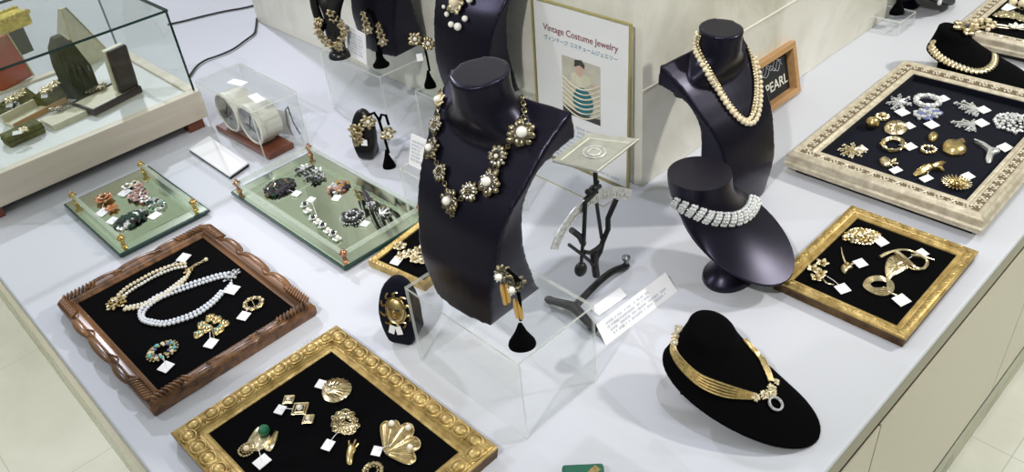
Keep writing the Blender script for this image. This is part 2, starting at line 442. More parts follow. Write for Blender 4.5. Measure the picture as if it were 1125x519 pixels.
# ------------------------------------------------------------------ necklace busts
def bust_mesh():
    st = [(-.042, 0, .050, 0, .05), (-.043, .022, .038, .018, .056), (-.045, .05, .027, .05, .061), (-.044, .075, .017, .08, .065),
          (-.038, .102, .012, .11, .068), (-.030, .135, .012, .145, .071), (-.017, .162, .014, .17, .076), (-.002, .182, .022, .192, .082),
          (.014, .202, .035, .207, .086), (.04, .232, .056, .217, .091), (.076, .262, .081, .227, .098)]
    P0 = [(a, z) for a, z, _, _, _ in st]; P1 = [(c, z) for _, _, c, z, _ in st]; HW = [h for *_, h in st]
    f0 = spline([(x, 0, z) for x, z in P0], 4); f1 = spline([(x, 0, z) for x, z in P1], 4); hh = [v.x for v in spline([(h, 0, 0) for h in HW], 4)]
    b = MB(); rg = []
    for p, q, h in zip(f0, f1, hh):
        ring = []
        for k in range(9):
            y = -1+2*k/8
            ring.append(Vector((p.x-0.006*(1-y*y), y*h, p.z)))
        for k in range(9):
            y = 1-2*k/8
            ring.append(Vector((q.x, y*h, q.z)))
        rg.append(ring)
    b.rings(rg)
    nk = [(.052, .034, .082, .205), (.052, .036, .080, .226), (.047, .037, .063, .240), (.042, .036, .048, .251), (.038, .0345, .039, .263), (.036, .0335, .0345, .276), (.035, .0338, .0338, .290), (.035, .0345, .0345, .299)]
    b.rings([[Vector((c+rx*math.cos(2*PI*k/40), ry*math.sin(2*PI*k/40), z+0.10*rx*math.cos(2*PI*k/40)*(1 if i > 5 else 0))) for k in range(40)] for i, (c, rx, ry, z) in enumerate(nk)])
    o = b.build('bust_body', 'leather', None, True)
    rm = o.modifiers.new('remesh', 'REMESH'); rm.mode = 'VOXEL'; rm.voxel_size = 0.0026; rm.use_smooth_shade = True
    sm = o.modifiers.new('smooth', 'SMOOTH'); sm.iterations = 5; sm.factor = 0.5
    dg = bpy.context.evaluated_depsgraph_get(); dg.update()
    me = bpy.data.meshes.new_from_object(o.evaluated_get(dg))
    me.name = 'bust_body'
    for p in me.polygons: p.use_smooth = True
    bpy.data.objects.remove(o)
    return me
BUST = bust_mesh()
def bust(x, y, h, yaw, label, s=1.0):
    o = bpy.data.objects.new('necklace_bust', BUST); COL.objects.link(o)
    o.location = (x, y, TZ+h+0.0003); o.rotation_euler = (0, 0, yaw); o.scale = (s, s, s)
    tag(o, label, 'necklace bust', 'tall black necklace busts')
    mw = Matrix.Translation(o.location) @ Matrix.Rotation(yaw, 4, 'Z') @ Matrix.Diagonal((s, s, s, 1))
    return BVHTree.FromPolygons([mw @ v.co for v in BUST.vertices], [p.vertices[:] for p in BUST.polygons])
BV_MID = bust(0.500, 0.649, H1, R(2), 'large black leatherette bust in the middle, wearing the medallion necklace')
BV_RIGHT = bust(1.050, 0.643, 0.0, R(88), 'tall black leatherette bust on the counter, wearing the cream pearl strands')
BV_BACK = bust(0.905, 1.10, 0.12, R(3), 'tall black bust behind the middle one, with a pearl drop pendant', 1.04)
f_ = at(432, 64, H1)
BV_FAR = bust(f_.x+0.043, f_.y+0.052, H1, R(5), 'black bust on the riser behind the mannequin hand and drop earrings', 1.0)

# low round neck forms: loft from the tilted rim up to the neck
def neck_form_mesh(neck_c, neck_r, rim_c, ra, rb, tilt, thick=0.004, n=48, steps=14, curve=2.2, nt=0.0, dome=0.0):
    """rim is an ellipse (ra across, rb along local -y) tilted down to the front"""
    rm = Matrix.Rotation(tilt, 3, 'X'); nr = Matrix.Rotation(nt, 3, 'X')
    def ring(t, off=0.0):
        pts = []
        for k in range(n):
            a = 2*PI*k/n
            p_r = Vector(rim_c) + rm @ Vector((ra*math.cos(a), rb*math.sin(a), 0))
            p_n = Vector(neck_c) + nr @ Vector((neck_r*math.cos(a), neck_r*math.sin(a), 0))
            # flare: horizontal reach grows late, height drops early
            e = t**curve; g = t**(1/1.25)
            hor = p_n.lerp(p_r, e); ver = p_n.lerp(p_r, g)
            # measure height along the world z
            pts.append(Vector((hor.x, hor.y, ver.z-off)))
        return pts
    b = MB()
    rg = [ring(i/steps) for i in range(steps+1)]
    under = [[p + Vector((0, 0, -thick)) for p in rg[-1]]]
    if dome:
        up = nr @ Vector((0, 0, 1)); c0 = Vector(neck_c)
        rg = [[c0+(p-c0)*math.cos(a)+up*dome*math.sin(a) for p in rg[0]] for a in (1.45, 1.1, .75, .35)]+rg
    b.rings(rg+under)
    return b

def place_form(name, label, group, b, mat, x, y, rz, base=None):
    o = thing(name, label, 'necklace form', (x, y, TZ), rz, group)
    body = b.build('form_body', mat, o, True)
    me = body.data
    mw = Matrix.Translation((x, y, TZ)) @ Matrix.Rotation(rz, 4, 'Z')
    bv = BVHTree.FromPolygons([mw @ v.co for v in me.vertices], [p.vertices[:] for p in me.polygons])
    return o, bv
# small leatherette form on a foot
sb = neck_form_mesh((-0.008, 0.030, 0.166), 0.0465, (0.012, -0.026, 0.082), 0.072, 0.104, R(25), curve=1.8)
SF, BV_SMALL = place_form('neck_form', 'short black leatherette neck form on a foot, wearing the crystal collar', 'low neck forms', sb, 'leather', 0.870, 0.547, R(-4))
b = MB(); b.lathe([(0.044, 0), (0.046, 0.004), (0.045, 0.011), (0.037, 0.017), (0.027, 0.030), (0.024, 0.062)], (0.0, -0.030, 0.0), 32, None, 1.0, 0.8); b.build('foot', 'leather', SF, True)
# velvet form lying low in front
vb = neck_form_mesh((0.024, 0.040, 0.084), 0.034, (-0.008, -0.012, 0.032), 0.058, 0.106, R(14), curve=1.02, nt=R(22), dome=.008)
VF, BV_VEL = place_form('neck_form', 'low black velvet neck form near the counter edge, with gold strands', 'low neck forms', vb, 'velvet', 0.660, 0.374, R(12))
b = MB(); b.box((0, 0.03, 0.019), (0.05, 0.06, 0.030)); b.build('support_block', 'velvet', VF)
# velvet form by the big silvery frame, and a leatherette one by the far riser
q = at(1068, 70, 0.03)
v2 = neck_form_mesh((0.02, 0.046, 0.080), 0.036, (0, -0.012, 0.032), 0.064, 0.105, R(13), curve=1.05, nt=R(20), dome=.009)
VF2, BV_VEL2 = place_form('neck_form', 'black velvet neck form behind the large champagne frame, with a gold collar', 'low neck forms', v2, 'velvet', q.x, q.y, R(12))
b = MB(); b.box((0, 0.03, 0.018), (0.05, 0.06, 0.036)); b.build('support_block', 'velvet', VF2)
v3 = neck_form_mesh((0, 0.035, 0.135), 0.042, (0, -0.028, 0.070), 0.10, 0.12, R(26), curve=2.0)
VF3, BV_SM3 = place_form('neck_form', 'dark grey neck form behind the small far riser, cut off by the picture top', 'low neck forms', v3, 'leather', 1.985, 0.80, R(30))
b = MB(); b.lathe([(0.040, 0), (0.042, 0.004), (0.026, 0.020), (0.024, 0.08)], (0, -0.02, 0), 28); b.build('foot', 'leather', VF3, True)

# ------------------------------------------------------------------ frames and trays
def egg_row(b, p0, p1, n, sx, sy, sz, skip=0.0):
    p0, p1 = Vector(p0), Vector(p1); d = (p1-p0); L = d.length; rz = math.atan2(d.y, d.x)
    for i in range(n):
        t = skip + (1-2*skip)*(i+0.5)/n
        b.sph(p0+d*t, 1.0, 12, 7, (sx, sy, sz), Matrix.Rotation(rz, 3, 'Z'))
def rail_lines(W, L, off):
    w_, l_ = W/2+off, L/2+off
    return [((-w_, -l_), (w_, -l_)), ((w_, -l_), (w_, l_)), ((w_, l_), (-w_, l_)), ((-w_, l_), (-w_, -l_))]

def frame_gilt():
    W, L, rl = 0.267, 0.345, 0.035
    o = thing('picture_frame', 'gilt frame with a row of egg ornaments, holding shell and fan brooches', 'frame', (0.2600, 0.7045, TZ), R(0.9), 'jewellery frames lying on the counter')
    w, l = W-2*rl, L-2*rl
    b = MB(); b.frame(w, l, [(0, 0.010), (0, 0.0145), (0.003, 0.0165), (0.006, 0.015), (0.008, 0.017), (0.011, 0.0165), (0.012, 0.0185), (0.016, 0.0215), (0.023, 0.0235), (0.029, 0.0215), (0.031, 0.0195), (0.033, 0.021), (0.035, 0.0195), (0.035, 0.0165)])
    for a, c in rail_lines(w, l, 0.0215):
        d = Vector((c[0]-a[0], c[1]-a[1], 0)); n = round(d.length/0.026)
        rz = math.atan2(d.y, d.x); rm = Matrix.Rotation(rz, 3, 'Z')
        for i in range(n):
            t = (i+0.5)/n; p = Vector((a[0], a[1], 0.0215)) + d*t
            b.sph(p, 1.0, 14, 8, (0.0092, 0.0076, 0.0046), rm)
            for sg in (-1, 1):      # the collar of every egg and the dart between two
                arc = [p + rm @ Vector((0.0118*math.cos(q_), 0.0096*math.sin(q_), 0.0003)) for q_ in [PI/2*sg + (k-4)*PI/9.0 for k in range(9)]]
                b.tube(arc, 0.0014, 5)
            e = p + d.normalized()*d.length/n/2
            b.sph(e, 1.0, 8, 5, (0.0016, 0.0095, 0.003), rm)
    b.build('moulding', 'giltframe', o, True)
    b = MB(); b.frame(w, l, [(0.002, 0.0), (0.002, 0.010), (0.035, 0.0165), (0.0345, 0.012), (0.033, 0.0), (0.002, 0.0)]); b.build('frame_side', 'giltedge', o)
    b = MB(); b.box((0, 0, 0.0065), (w+0.004, l+0.004, 0.013)); b.build('velvet_panel', 'velvet', o)
    return o
frame_gilt()

def frame_walnut():
    W, L, rl = 0.271, 0.340, 0.024
    o = thing('picture_frame', 'dark carved wooden frame with ribbed corners, holding two pearl strands', 'frame', (0.2565, 1.109, TZ), R(0.9), 'jewellery frames lying on the counter')
    w, l = W-2*rl, L-2*rl
    b = MB(); b.frame(w, l, [(0, 0.012), (0, 0.0185), (0.0035, 0.0205), (0.005, 0.0195), (0.007, 0.022), (0.010, 0.0255), (0.016, 0.027), (0.021, 0.024), (0.024, 0.018), (0.0235, 0.006), (0.021, 0.0), (0.0, 0.0)])
    for a, c in rail_lines(w, l, 0.0155):
        a = Vector((*a, 0)); c = Vector((*c, 0)); d = (c-a); Ln = d.length; u = d.normalized(); nrm = Vector((u.y, -u.x, 0)); rz = math.atan2(u.y, u.x)
        for end in (0, 1):
            for i in range(9):
                s_ = 0.003+i*0.0062
                p = (a+u*s_) if end == 0 else (c-u*s_)
                rm = Matrix.Rotation(rz+(0.5 if end == 0 else -0.5)+PI/2, 3, 'Z')
                b.sph(p+nrm*0.001+Vector((0, 0, 0.0272)), 1.0, 8, 6, (0.0105, 0.0022, 0.0042), rm)
        # carved leaf swells in the middle of each rail
        for t, w_ in ((0.27, 0.030), (0.5, 0.042), (0.73, 0.030)):
            p = a+d*t
            b.sph(p+nrm*0.0065+Vector((0, 0, 0.0225)), 1.0, 16, 8, (w_, 0.0078, 0.0066), Matrix.Rotation(rz, 3, 'Z'))
            for sg in (-1, 1):
                arc = [p+u*(sg*w_*(1-0.9*k/6))+nrm*(0.009*math.sin(k/6*PI/2)-0.004)+Vector((0, 0, 0.0275)) for k in range(7)]
                b.tube(arc, 0.0013, 5)
    b.build('moulding', 'brownwood', o, True)
    b = MB(); b.box((0, 0, 0.0085), (w+0.002, l+0.002, 0.017)); b.build('velvet_panel', 'velvet', o)
frame_walnut()

def frame_gilt_small():
    W, L, rl = 0.243, 0.199, 0.022
    o = thing('picture_frame', 'smaller gilt frame near the right counter edge, holding five gold brooches', 'frame', (1.0055, 0.3555, TZ), R(0.9), 'jewellery frames lying on the counter')
    w, l = W-2*rl, L-2*rl
    b = MB(); b.frame(w, l, [(0, 0.010), (0, 0.0150), (0.003, 0.0160), (0.0042, 0.0150), (0.006, 0.0175), (0.0085, 0.0165), (0.010, 0.0195), (0.014, 0.0215), (0.018, 0.0205), (0.020, 0.0180), (0.022, 0.0185), (0.022, 0.016)])
    for a, c in rail_lines(w, l, 0.014):
        d = Vector((c[0]-a[0], c[1]-a[1], 0)); n = round(d.length/0.0125); rm0 = math.atan2(d.y, d.x)
        for i in range(n):
            p = Vector((a[0], a[1], 0.0207))+d*((i+0.5)/n)
            b.sph(p, 1.0, 8, 5, (0.0062, 0.0020, 0.0016), Matrix.Rotation(rm0+0.6*(1 if i % 2 else -1), 3, 'Z'))
    b.build('moulding', 'giltframe', o, True)
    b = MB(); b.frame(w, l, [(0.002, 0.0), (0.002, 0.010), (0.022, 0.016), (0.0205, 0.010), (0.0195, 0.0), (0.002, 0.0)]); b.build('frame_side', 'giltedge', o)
    b = MB(); b.box((0, 0, 0.0065), (w+0.004, l+0.004, 0.013)); b.build('velvet_panel', 'velvet', o)
frame_gilt_small()

def frame_champagne(x, y, W, L, rl, label, vel, base=0.018, top=0.045):
    o = thing('picture_frame', label, 'frame', (x, y, TZ), R(0.9), 'jewellery frames lying on the counter')
    w, l = W-2*rl, L-2*rl; k = rl/0.042; z = top-0.045
    pr = [(0, 0.018), (0, 0.0385), (0.004, 0.0395), (0.006, 0.0385), (0.010, 0.041), (0.012, 0.0395), (0.027, 0.0415), (0.029, 0.0445), (0.034, 0.0455), (0.036, 0.043), (0.038, 0.041), (0.040, 0.0395), (0.042, 0.036), (0.0405, 0.026), (0.0435, 0.023), (0.0435, 0.020), (0.0410, 0.0185), (0.0410, 0.0135), (0.034, 0.012), (0, 0.012)]
    b = MB(); b.frame(w, l, [(d*k, h+z) for d, h in pr]); b.build('moulding', 'champagne', o, True)
    b = MB()
    for a, c in rail_lines(w, l, 0.0195*k):
        a = Vector((*a, 0)); c = Vector((*c, 0)); d = c-a; u = d.normalized(); nrm = Vector((u.y, -u.x, 0)); n = round(d.length/0.022)
        for i in range(n):
            p = a+d*((i+0.5)/n); sg = 1 if i % 2 else -1; zz = 0.0418+z
            pts = [p+u*(0.0135*(t-0.5)*2)*k*0.55+nrm*(sg*0.0052*k*math.sin(t*PI*2)) + Vector((0, 0, zz)) for t in [q_/8 for q_ in range(9)]]
            b.tube(pts, [0.0007+0.0013*math.sin(PI*q_/8) for q_ in range(9)], 5)
            for s2 in (-1, 1):
                b.sph(p+nrm*(s2*0.0042*k)+u*(s2*sg*0.004)+Vector((0, 0, zz)), 0.0019, 7, 5, (1.5, 1, .8))
    b.build('relief_scrolls', 'champagnelight', o, True)
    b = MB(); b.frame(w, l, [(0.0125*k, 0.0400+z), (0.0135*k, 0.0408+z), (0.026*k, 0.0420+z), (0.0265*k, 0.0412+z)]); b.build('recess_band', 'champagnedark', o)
    b = MB(); b.box((0, 0, 0.0065), (W-0.030, L-0.030, 0.013)); b.build('shadow_gap_base', 'black', o)  # raised base, its black stands in for the shadow gap under the moulding
    b = MB(); b.box((0, 0, 0.022+z), (w+0.004, l+0.004, 0.006)); b.build('velvet_panel', vel, o)
    b = MB()
    for sx, sy, dx, dy in ((0, 1, w, 0.002), (0, -1, w, 0.002), (1, 0, 0.002, l), (-1, 0, 0.002, l)):
        b.box((sx*(w/2-0.001), sy*(l/2-0.001), 0.0305+z), (dx, dy, 0.013))
    b.build('inner_lining', vel, o)
    return o
frame_champagne(1.402, 0.444, 0.457, 0.332, 0.042, 'large pale champagne frame with scroll relief and navy lining, on the right', 'navyvelvet')
fk = at(1042, 30, 0.045)
frame_champagne(fk.x+0.21, fk.y-0.155, 0.42, 0.31, 0.036, 'pale champagne frame in the far right corner, holding chains', 'velvet')

def frame_tiny():
    W, L, rl = 0.150, 0.125, 0.011
    c = at(404, 286, 0.013); a = R(9)
    cx_ = c.x+math.cos(a)*W/2+math.sin(a)*L/2; cy_ = c.y+math.sin(a)*W/2-math.cos(a)*L/2
    o = thing('picture_frame', 'small thin gold frame half hidden behind the middle bust', 'frame', (cx_, cy_, TZ), a, 'jewellery frames lying on the counter')
    w, l = W-2*rl, L-2*rl
    b = MB(); b.frame(w, l, [(0, 0.0), (0, 0.011), (0.003, 0.0135), (0.005, 0.012), (0.007, 0.014), (0.010, 0.013), (0.011, 0.009), (0.011, 0), (0, 0)])
    for a_, c_ in rail_lines(w, l, 0.0075):
        egg_row(b, (*a_, 0.0138), (*c_, 0.0138), 16, 0.0026, 0.0018, 0.0012)
    b.build('moulding', 'giltframe', o, True)
    b = MB(); b.box((0, 0, 0.004), (w+0.002, l+0.002, 0.008)); b.build('velvet_panel', 'velvet', o)
frame_tiny()

def mirror_tray(x, y, W, L, label, rails, posts_mat, inset=0.018):
    o = thing('mirror_tray', label, 'tray', (x, y, TZ), R(0.9), 'mirrored trays')
    b = MB(); b.box((0, 0, 0.0035), (W-0.012, L-0.012, 0.005)); b.box((0, 0, 0.0085), (W, L, 0.005)); b.build('tray_base', 'greenedge', o)
    b = MB(); b.box((0, 0, 0.0114), (W-0.006, L-0.006, 0.0008)); b.build('bevel_border', 'bevel', o)
    b = MB(); b.box((0, 0, 0.0121), (W-0.052, L-0.052, 0.0006)); b.build('mirror_plate', 'mirror', o)
    w, l = W/2-inset, L/2-inset; zp = 0.0116
    for sx, sy in ((-1, -1), (1, -1), (1, 1), (-1, 1)):
        b = MB(); b.lathe([(0.0052, 0), (0.0052, 0.002), (0.0025, 0.004), (0.0040, 0.008), (0.0026, 0.011), (0.0055, 0.014), (0.0062, 0.0175), (0.0050, 0.021), (0.0022, 0.0235), (0.0030, 0.0255), (0.0004, 0.0275)], (sx*w, sy*l, zp), 14)
        for k in range(5):
            a = 2*PI*k/5; b.sph((sx*w+0.0058*math.cos(a), sy*l+0.0058*math.sin(a), zp+0.0175), 0.0022, 7, 5)
        b.build('corner_post', posts_mat, o, True)
    for rr in rails:
        b = MB()
        p0, p1 = {'x': ((-w, -l), (-w, l)), 'X': ((w, -l), (w, l)), 'y': ((-w, -l), (w, -l)), 'Y': ((-w, l), (w, l))}[rr]
        d = Vector((p1[0]-p0[0], p1[1]-p0[1], 0)).normalized()*0.006
        b.bar(Vector((*p0, zp+0.0175))+d, Vector((*p1, zp+0.0175))-d, 0.0042, 10)
        b.build('glass_rail', 'glassrod', o, True)
mirror_tray(0.3305, 1.4675, 0.175, 0.256, 'smaller mirrored tray with glass handles, holding an orange flower brooch', 'xX', 'brass')
mirror_tray(0.573, 1.18, 0.187, 0.370, 'larger mirrored tray with a glass rail gallery, holding black stone brooches', 'xXyY', 'copper', 0.012)

# ------------------------------------------------------------------ jewellery
class Jewel:
    """a piece of jewellery lying on the plane h above the counter; sizes in millimetres, marks placed where the photo shows them"""
    def __init__(s, name, label, cat, px, py, h, group=None):
        s.h = h; s.p = at(px, py, h); s.k = (s.p-CAM).length/FPX*1000*{'brooches on the mirrored trays': .66, 'brooches in the large champagne frame': .82, 'brooches in the smaller gilt frame': .88, 'jewellery in the carved wooden frame': .92, 'chains in the far right frame': .8}.get(group, 1.0)   # millimetres one pixel spans here
        s.o = thing(name, label, cat, s.p, 0, group); s.o.scale = (s.k,)*3
        s.r = random.Random(int(px*7+py*13))
    def L(s, px, py, z=0.0):
        v = (at(px, py, s.h) - s.p)/s.k; v.z = z; return v
    def tag(s, px, py, a=None, w=11.5, l=9.5):
        c = s.L(px, py); a = s.r.uniform(-.5, .5) if a is None else a
        b = MB(); rm = Matrix.Rotation(a, 3, 'Z') @ Matrix.Rotation(R(8), 3, 'X')
        b.box(c+Vector((0, 0, 0.0022)), (w/1000, l/1000, 0.0007), rm)
        b.tube([c+Vector((0, 0, 0.003)), c*0.6+Vector((0, 0, 0.004)), c*0.35+Vector((0, 0, 0.003))], 0.0004, 4)
        b.build('price_tag', 'paper', s.o); return s
    def cluster(s, Rm, n, mats, rs=2.2, h=5, off=(0, 0), sx=1.0, sy=1.0, name='stone_cluster', rot=0.0):
        bs = {m: MB() for m in mats}
        for i in range(n):
            a = i*2.39996; q = math.sqrt((i+0.5)/n)
            x, y = Rm*q*math.cos(a)*sx, Rm*q*math.sin(a)*sy
            x, y = x*math.cos(rot)-y*math.sin(rot), x*math.sin(rot)+y*math.cos(rot)
            z = h*(1-q*q*0.8); r = rs*s.r.uniform(.75, 1.2)
            bs[s.r.choice(mats)].gem(Vector((off[0]+x, off[1]+y, z))*0.001, r*0.001, (s.r.uniform(.9, 1.5), 1, .8), Matrix.Rotation(s.r.uniform(0, PI), 3, 'Z'))
        for m, b in bs.items():
            if len(b.bm.verts): b.build(name, m, s.o)
            else: b.bm.free()
        return s
    def petals(s, n, Rm, wid, mat, h=2.0, off=(0, 0), a0=0.0, name='petals', arc=2*PI, thick=1.2, inner=0.15):
        b = MB()
        for i in range(n):
            a = a0+arc*(i+0.5)/n; m = (Rm+Rm*inner)/2
            rm = Matrix.Rotation(a, 3, 'Z') @ Matrix.Rotation(-0.25, 3, 'Y')
            c = Vector((off[0]+m*math.cos(a), off[1]+m*math.sin(a), h))*0.001
            b.sph(c, 0.001, 10, 6, (Rm*(1-inner)/2*1.05, wid/2, thick), rm)
            b.tube([c+rm @ Vector((-Rm*0.4, 0, thick*0.8))*0.001, c+rm @ Vector((Rm*0.4, 0, thick*0.5))*0.001], 0.0004, 4)
        b.build(name, mat, s.o, True); return s
    def bead(s, off, r, mat, name='pearl', z=None):
        o = link(name, ball(mat, 14), s.o, (off[0]*0.001, off[1]*0.001, (r*0.9 if z is None else z)*0.001), None, (r*0.001,)*3); return s
    def ring(s, Rm, n, rb, mats, h=2.0, off=(0, 0), sx=1.0, name='bead_ring', hoop=None, rot=0.0):
        bs = {m: MB() for m in mats}
        for i in range(n):
            a = 2*PI*i/n+rot
            bs[mats[i % len(mats)]].gem(Vector((off[0]+Rm*sx*math.cos(a), off[1]+Rm*math.sin(a), h+s.r.uniform(-.4, .4)))*0.001, rb*0.001*s.r.uniform(.9, 1.15), (1, 1, .85))
        for m, b in bs.items(): b.build(name, m, s.o)
        if hoop:
            b = MB(); b.tube([Vector((off[0]+Rm*sx*math.cos(2*PI*k/32), off[1]+Rm*math.sin(2*PI*k/32), h*0.6))*0.001 for k in range(32)], rb*0.0008, 6, True); b.build('hoop', hoop, s.o, True)
        return s
    def plate(s, pts, mat, t=3.0, name='plate', z0=0.3, dome=True, mpx=True, ribs=0, ribmat=None):
        P = [s.L(*p) for p in pts] if mpx else [Vector((p[0], p[1], 0))*0.001 for p in pts]
        P = [v for v in spline(P, 3, True)]
        c = sum(P, Vector())/len(P); b = MB()
        lv = [(1.0, z0), (1.0, z0+t*0.3), (0.8, z0+t*0.75), (0.45, z0+t)] if dome else [(1.0, z0), (1.0, z0+t)]
        b.rings([[c+(p-c)*k+Vector((0, 0, z*0.001)) for p in P] for k, z in lv])
        if ribs:
            for i in range(ribs):
                p = P[int(len(P)*i/ribs)]
                b.tube([c+(p-c)*k+Vector((0, 0, (z0+t*q_)*0.001)) for k, q_ in ((.95, .45), (.7, .95), (.35, 1.1), (.1, 1.08))], 0.0005, 4)
        b.build(name, mat, s.o, True); return s
    def wire(s, pts, r, mat, name='wire', z=1.5, mpx=True, closed=False, n=5):
        P = []
        for p in pts:
            zz = (p[2] if len(p) > 2 else z)*0.001
            P.append(s.L(p[0], p[1], zz) if mpx else Vector((p[0]*0.001, p[1]*0.001, zz)))
        P = spline(P, 5, closed); N = len(P)
        b = MB()
        rr = r if not isinstance(r, (tuple, list)) else [r[0]+(r[1]-r[0])*i/(N-1) for i in range(N)]
        b.tube(P, [x*0.001 for x in rr] if isinstance(rr, list) else rr*0.001, n, closed); b.build(name, mat, s.o, True); return s
    def chainlinks(s, pts, rl, mat, name='chain', step=None, z=1.2, wire=0.6):
        P = resample(spline([s.L(*p[:2], z*0.001) for p in pts], 6), (step or rl*1.5)*0.001)
        b = MB()
        for i in range(len(P)-1):
            d = (P[i+1]-P[i]).normalized(); c = (P[i]+P[i+1])/2; nrm = Vector((0, 0, 1)) if i % 2 else d.cross(Vector((0, 0, 1))).normalized()
            b.tube([c+d*rl*0.001*math.cos(a)+nrm.cross(d)*rl*0.00065*math.sin(a) for a in [2*PI*k/9 for k in range(9)]], wire*0.001, 4, True)
        b.build(name, mat, s.o, True); return s
    def strand(s, pts, r, mat, name='pearl', z=None, step=None, vary=0.0):
        P = resample(spline([s.L(*p[:2], (z or r*0.95)*0.001) for p in pts], 8), (step or r*2.02)*0.001)
        for i, p in enumerate(P):
            k = r*0.001*(1+vary*s.r.uniform(-1, 1)); link(name, ball(mat, 10), s.o, p, None, (k, k, k))
        return s

HG, HB, HR, HS = 0.0135, 0.0175, 0.0135, 0.0255
g1 = 'brooches in the egg-ornament gilt frame'
J = Jewel('brooch', 'round openwork shell brooch at the far corner of the large gilt frame', 'brooch', 369, 430, HG, g1)
so = [(354, 433), (357, 423), (366, 417.5), (378, 418), (386, 424), (385.5, 432), (379, 439), (368, 443.5), (358, 441)]
J.plate(so, 'palegold', 3.5, 'shell'); J.tag(353, 424, 0.5)
for p in [(p[0], p[1]) for p in spline([(x, y, 0) for x, y in so], 2, True)][1:15]:
    J.wire([(360, 437, 5), ((360+p[0])/2, (437+p[1])/2-1.5, 6.5), (p[0], p[1], 2.2)], 0.75, 'palegold', 'rib')
v = J.L(363, 434)*1000; J.bead((v.x, v.y), 3.0, 'creampearl', z=6.5)
J = Jewel('brooch', 'brooch of three gold diamonds each set with a pearl', 'brooch', 330, 452, HG, g1)
for (x, y, r) in ((317.5, 440.5, 6.5), (330, 450.5, 9.5), (339, 462, 6.5)):
    v = J.L(x, y)*1000
    for k_, rr in ((1, r), (0.62, r)):
        q4 = [(rr*k_*1.1, 0), (0, rr*k_*1.1), (-rr*k_*1.1, 0), (0, -rr*k_*1.1)]; J.wire([(v.x+a_[0]+(c_[0]-a_[0])*t_, v.y+a_[1]+(c_[1]-a_[1])*t_, 1.6) for a_, c_ in zip(q4, q4[1:]+q4[:1]) for t_ in (0, .08, .5, .92)], 0.9, 'palegold', 'diamond_border', mpx=False, closed=True)
    J.ring(r*0.8, 16, 0.9, ['palegold'], 1.4, (v.x, v.y), name='beading'); J.bead((v.x, v.y), r*0.36, 'pearl')
J.tag(308.5, 452, 0.5)
J = Jewel('necklace', 'heaped gold chain with a small hand pendant in the large gilt frame', 'necklace', 380, 468, HG, g1)
rr_ = random.Random(3); pts = []
for k in range(60):
    a = k*1.9; q_ = 17*math.sqrt(rr_.random()); pts.append((379+q_*math.cos(a)*0.95, 467+q_*math.sin(a)*0.85))
J.chainlinks(pts[:20], 2.5, 'palegold', step=3.6, z=2.0, wire=0.6); J.chainlinks(pts[20:36], 2.5, 'palegold', step=3.6, z=4.5, wire=0.6)
J.plate([(383, 490), (389, 489), (392, 495), (389, 501), (387, 511), (382, 511), (380, 503)], 'gold', 3.2, 'hand_pendant')
for x0, y0, x1, y1 in ((389, 490, 391, 485), (391, 493, 394, 489), (384, 491, 384, 486)): J.wire([(x0, y0, 2), (x1, y1, 2)], 0.9, 'gold', 'finger')
J.tag(361, 491, 0.45, 13, 10)
J = Jewel('brooch', 'gold fan brooch of five ribbed lobes with three pearls', 'brooch', 442, 487, HG, g1)
root = (424, 499)
for tx, ty, wd in ((425.5, 464.5, 6.5), (436, 464, 6), (453, 468.5, 7.5), (462, 487, 7.5), (457, 506, 7)):
    dx, dy = tx-root[0], ty-root[1]; Ln = math.hypot(dx, dy); nx, ny = -dy/Ln*wd, dx/Ln*wd
    pl = [root, (root[0]+dx*.45+nx*.8, root[1]+dy*.45+ny*.8), (root[0]+dx*.85+nx, root[1]+dy*.85+ny), (tx, ty), (root[0]+dx*.85-nx, root[1]+dy*.85-ny), (root[0]+dx*.45-nx*.8, root[1]+dy*.45-ny*.8)]
    J.plate(pl, 'gold', 2.6, 'lobe')
    J.wire([(x, y, 2.0) for x, y in pl], 0.7, 'palegold', 'lobe_rim', closed=True)
    for f_ in (-.4, 0, .4): J.wire([(root[0]+dx*.15, root[1]+dy*.15, 3.0), (root[0]+dx*.85+nx*f_, root[1]+dy*.85+ny*f_, 3.1)], 0.35, 'palegold', 'lobe_rib')
for x, y in ((431, 469), (449.5, 473.5), (451.5, 495.5)):
    v = J.L(x, y)*1000; J.bead((v.x, v.y), 3.6, 'pearl', z=5)
J.tag(414.5, 497.5, 0.6, 12, 10)
J = Jewel('brooch', 'gold winged brooch with a green ball and an oval pearl centre', 'brooch', 283, 488, HG, g1)
for k in range(6):
    J.plate([(269+2*k, 494-k), (276+2.2*k, 479-1.2*k), (284+2*k, 470+1.5*k), (290+2*k, 474+2*k), (288+k, 487+k), (278+k, 497)], 'palegold', 1.6+0.5*k, 'feather')
J.plate([(290, 492), (300, 479), (306, 475), (304, 487), (297, 497)], 'palegold', 3, 'wing')
for k in range(5): J.wire([(291+k, 494-k*0.5, 3), (304-k*0.4, 476+k*3, 3.5)], 0.5, 'gold', 'wing_rib')
v = J.L(272, 496)*1000; J.ring(8.2, 18, 1.5, ['palegold'], 2.5, (v.x, v.y), name='beading'); J.ring(5, 14, 1.1, ['gold'], 3.5, (v.x, v.y), name='inner_beading'); J.bead((v.x, v.y), 3.4, 'creampearl', z=4)
v = J.L(292, 478)*1000; J.bead((v.x, v.y), 6.2, 'green', 'green_ball', z=7)
J.tag(288.5, 509, 0.1, 15, 12)
J = Jewel('brooch', 'openwork ring brooch at the lower picture edge in the large gilt frame', 'brooch', 410, 519, HG, g1)
J.ring(9.5, 14, 2.6, ['palegold'], 2.2, hoop='gold'); J.ring(5.5, 9, 1.6, ['palegold'], 2.6, name='inner_beading')

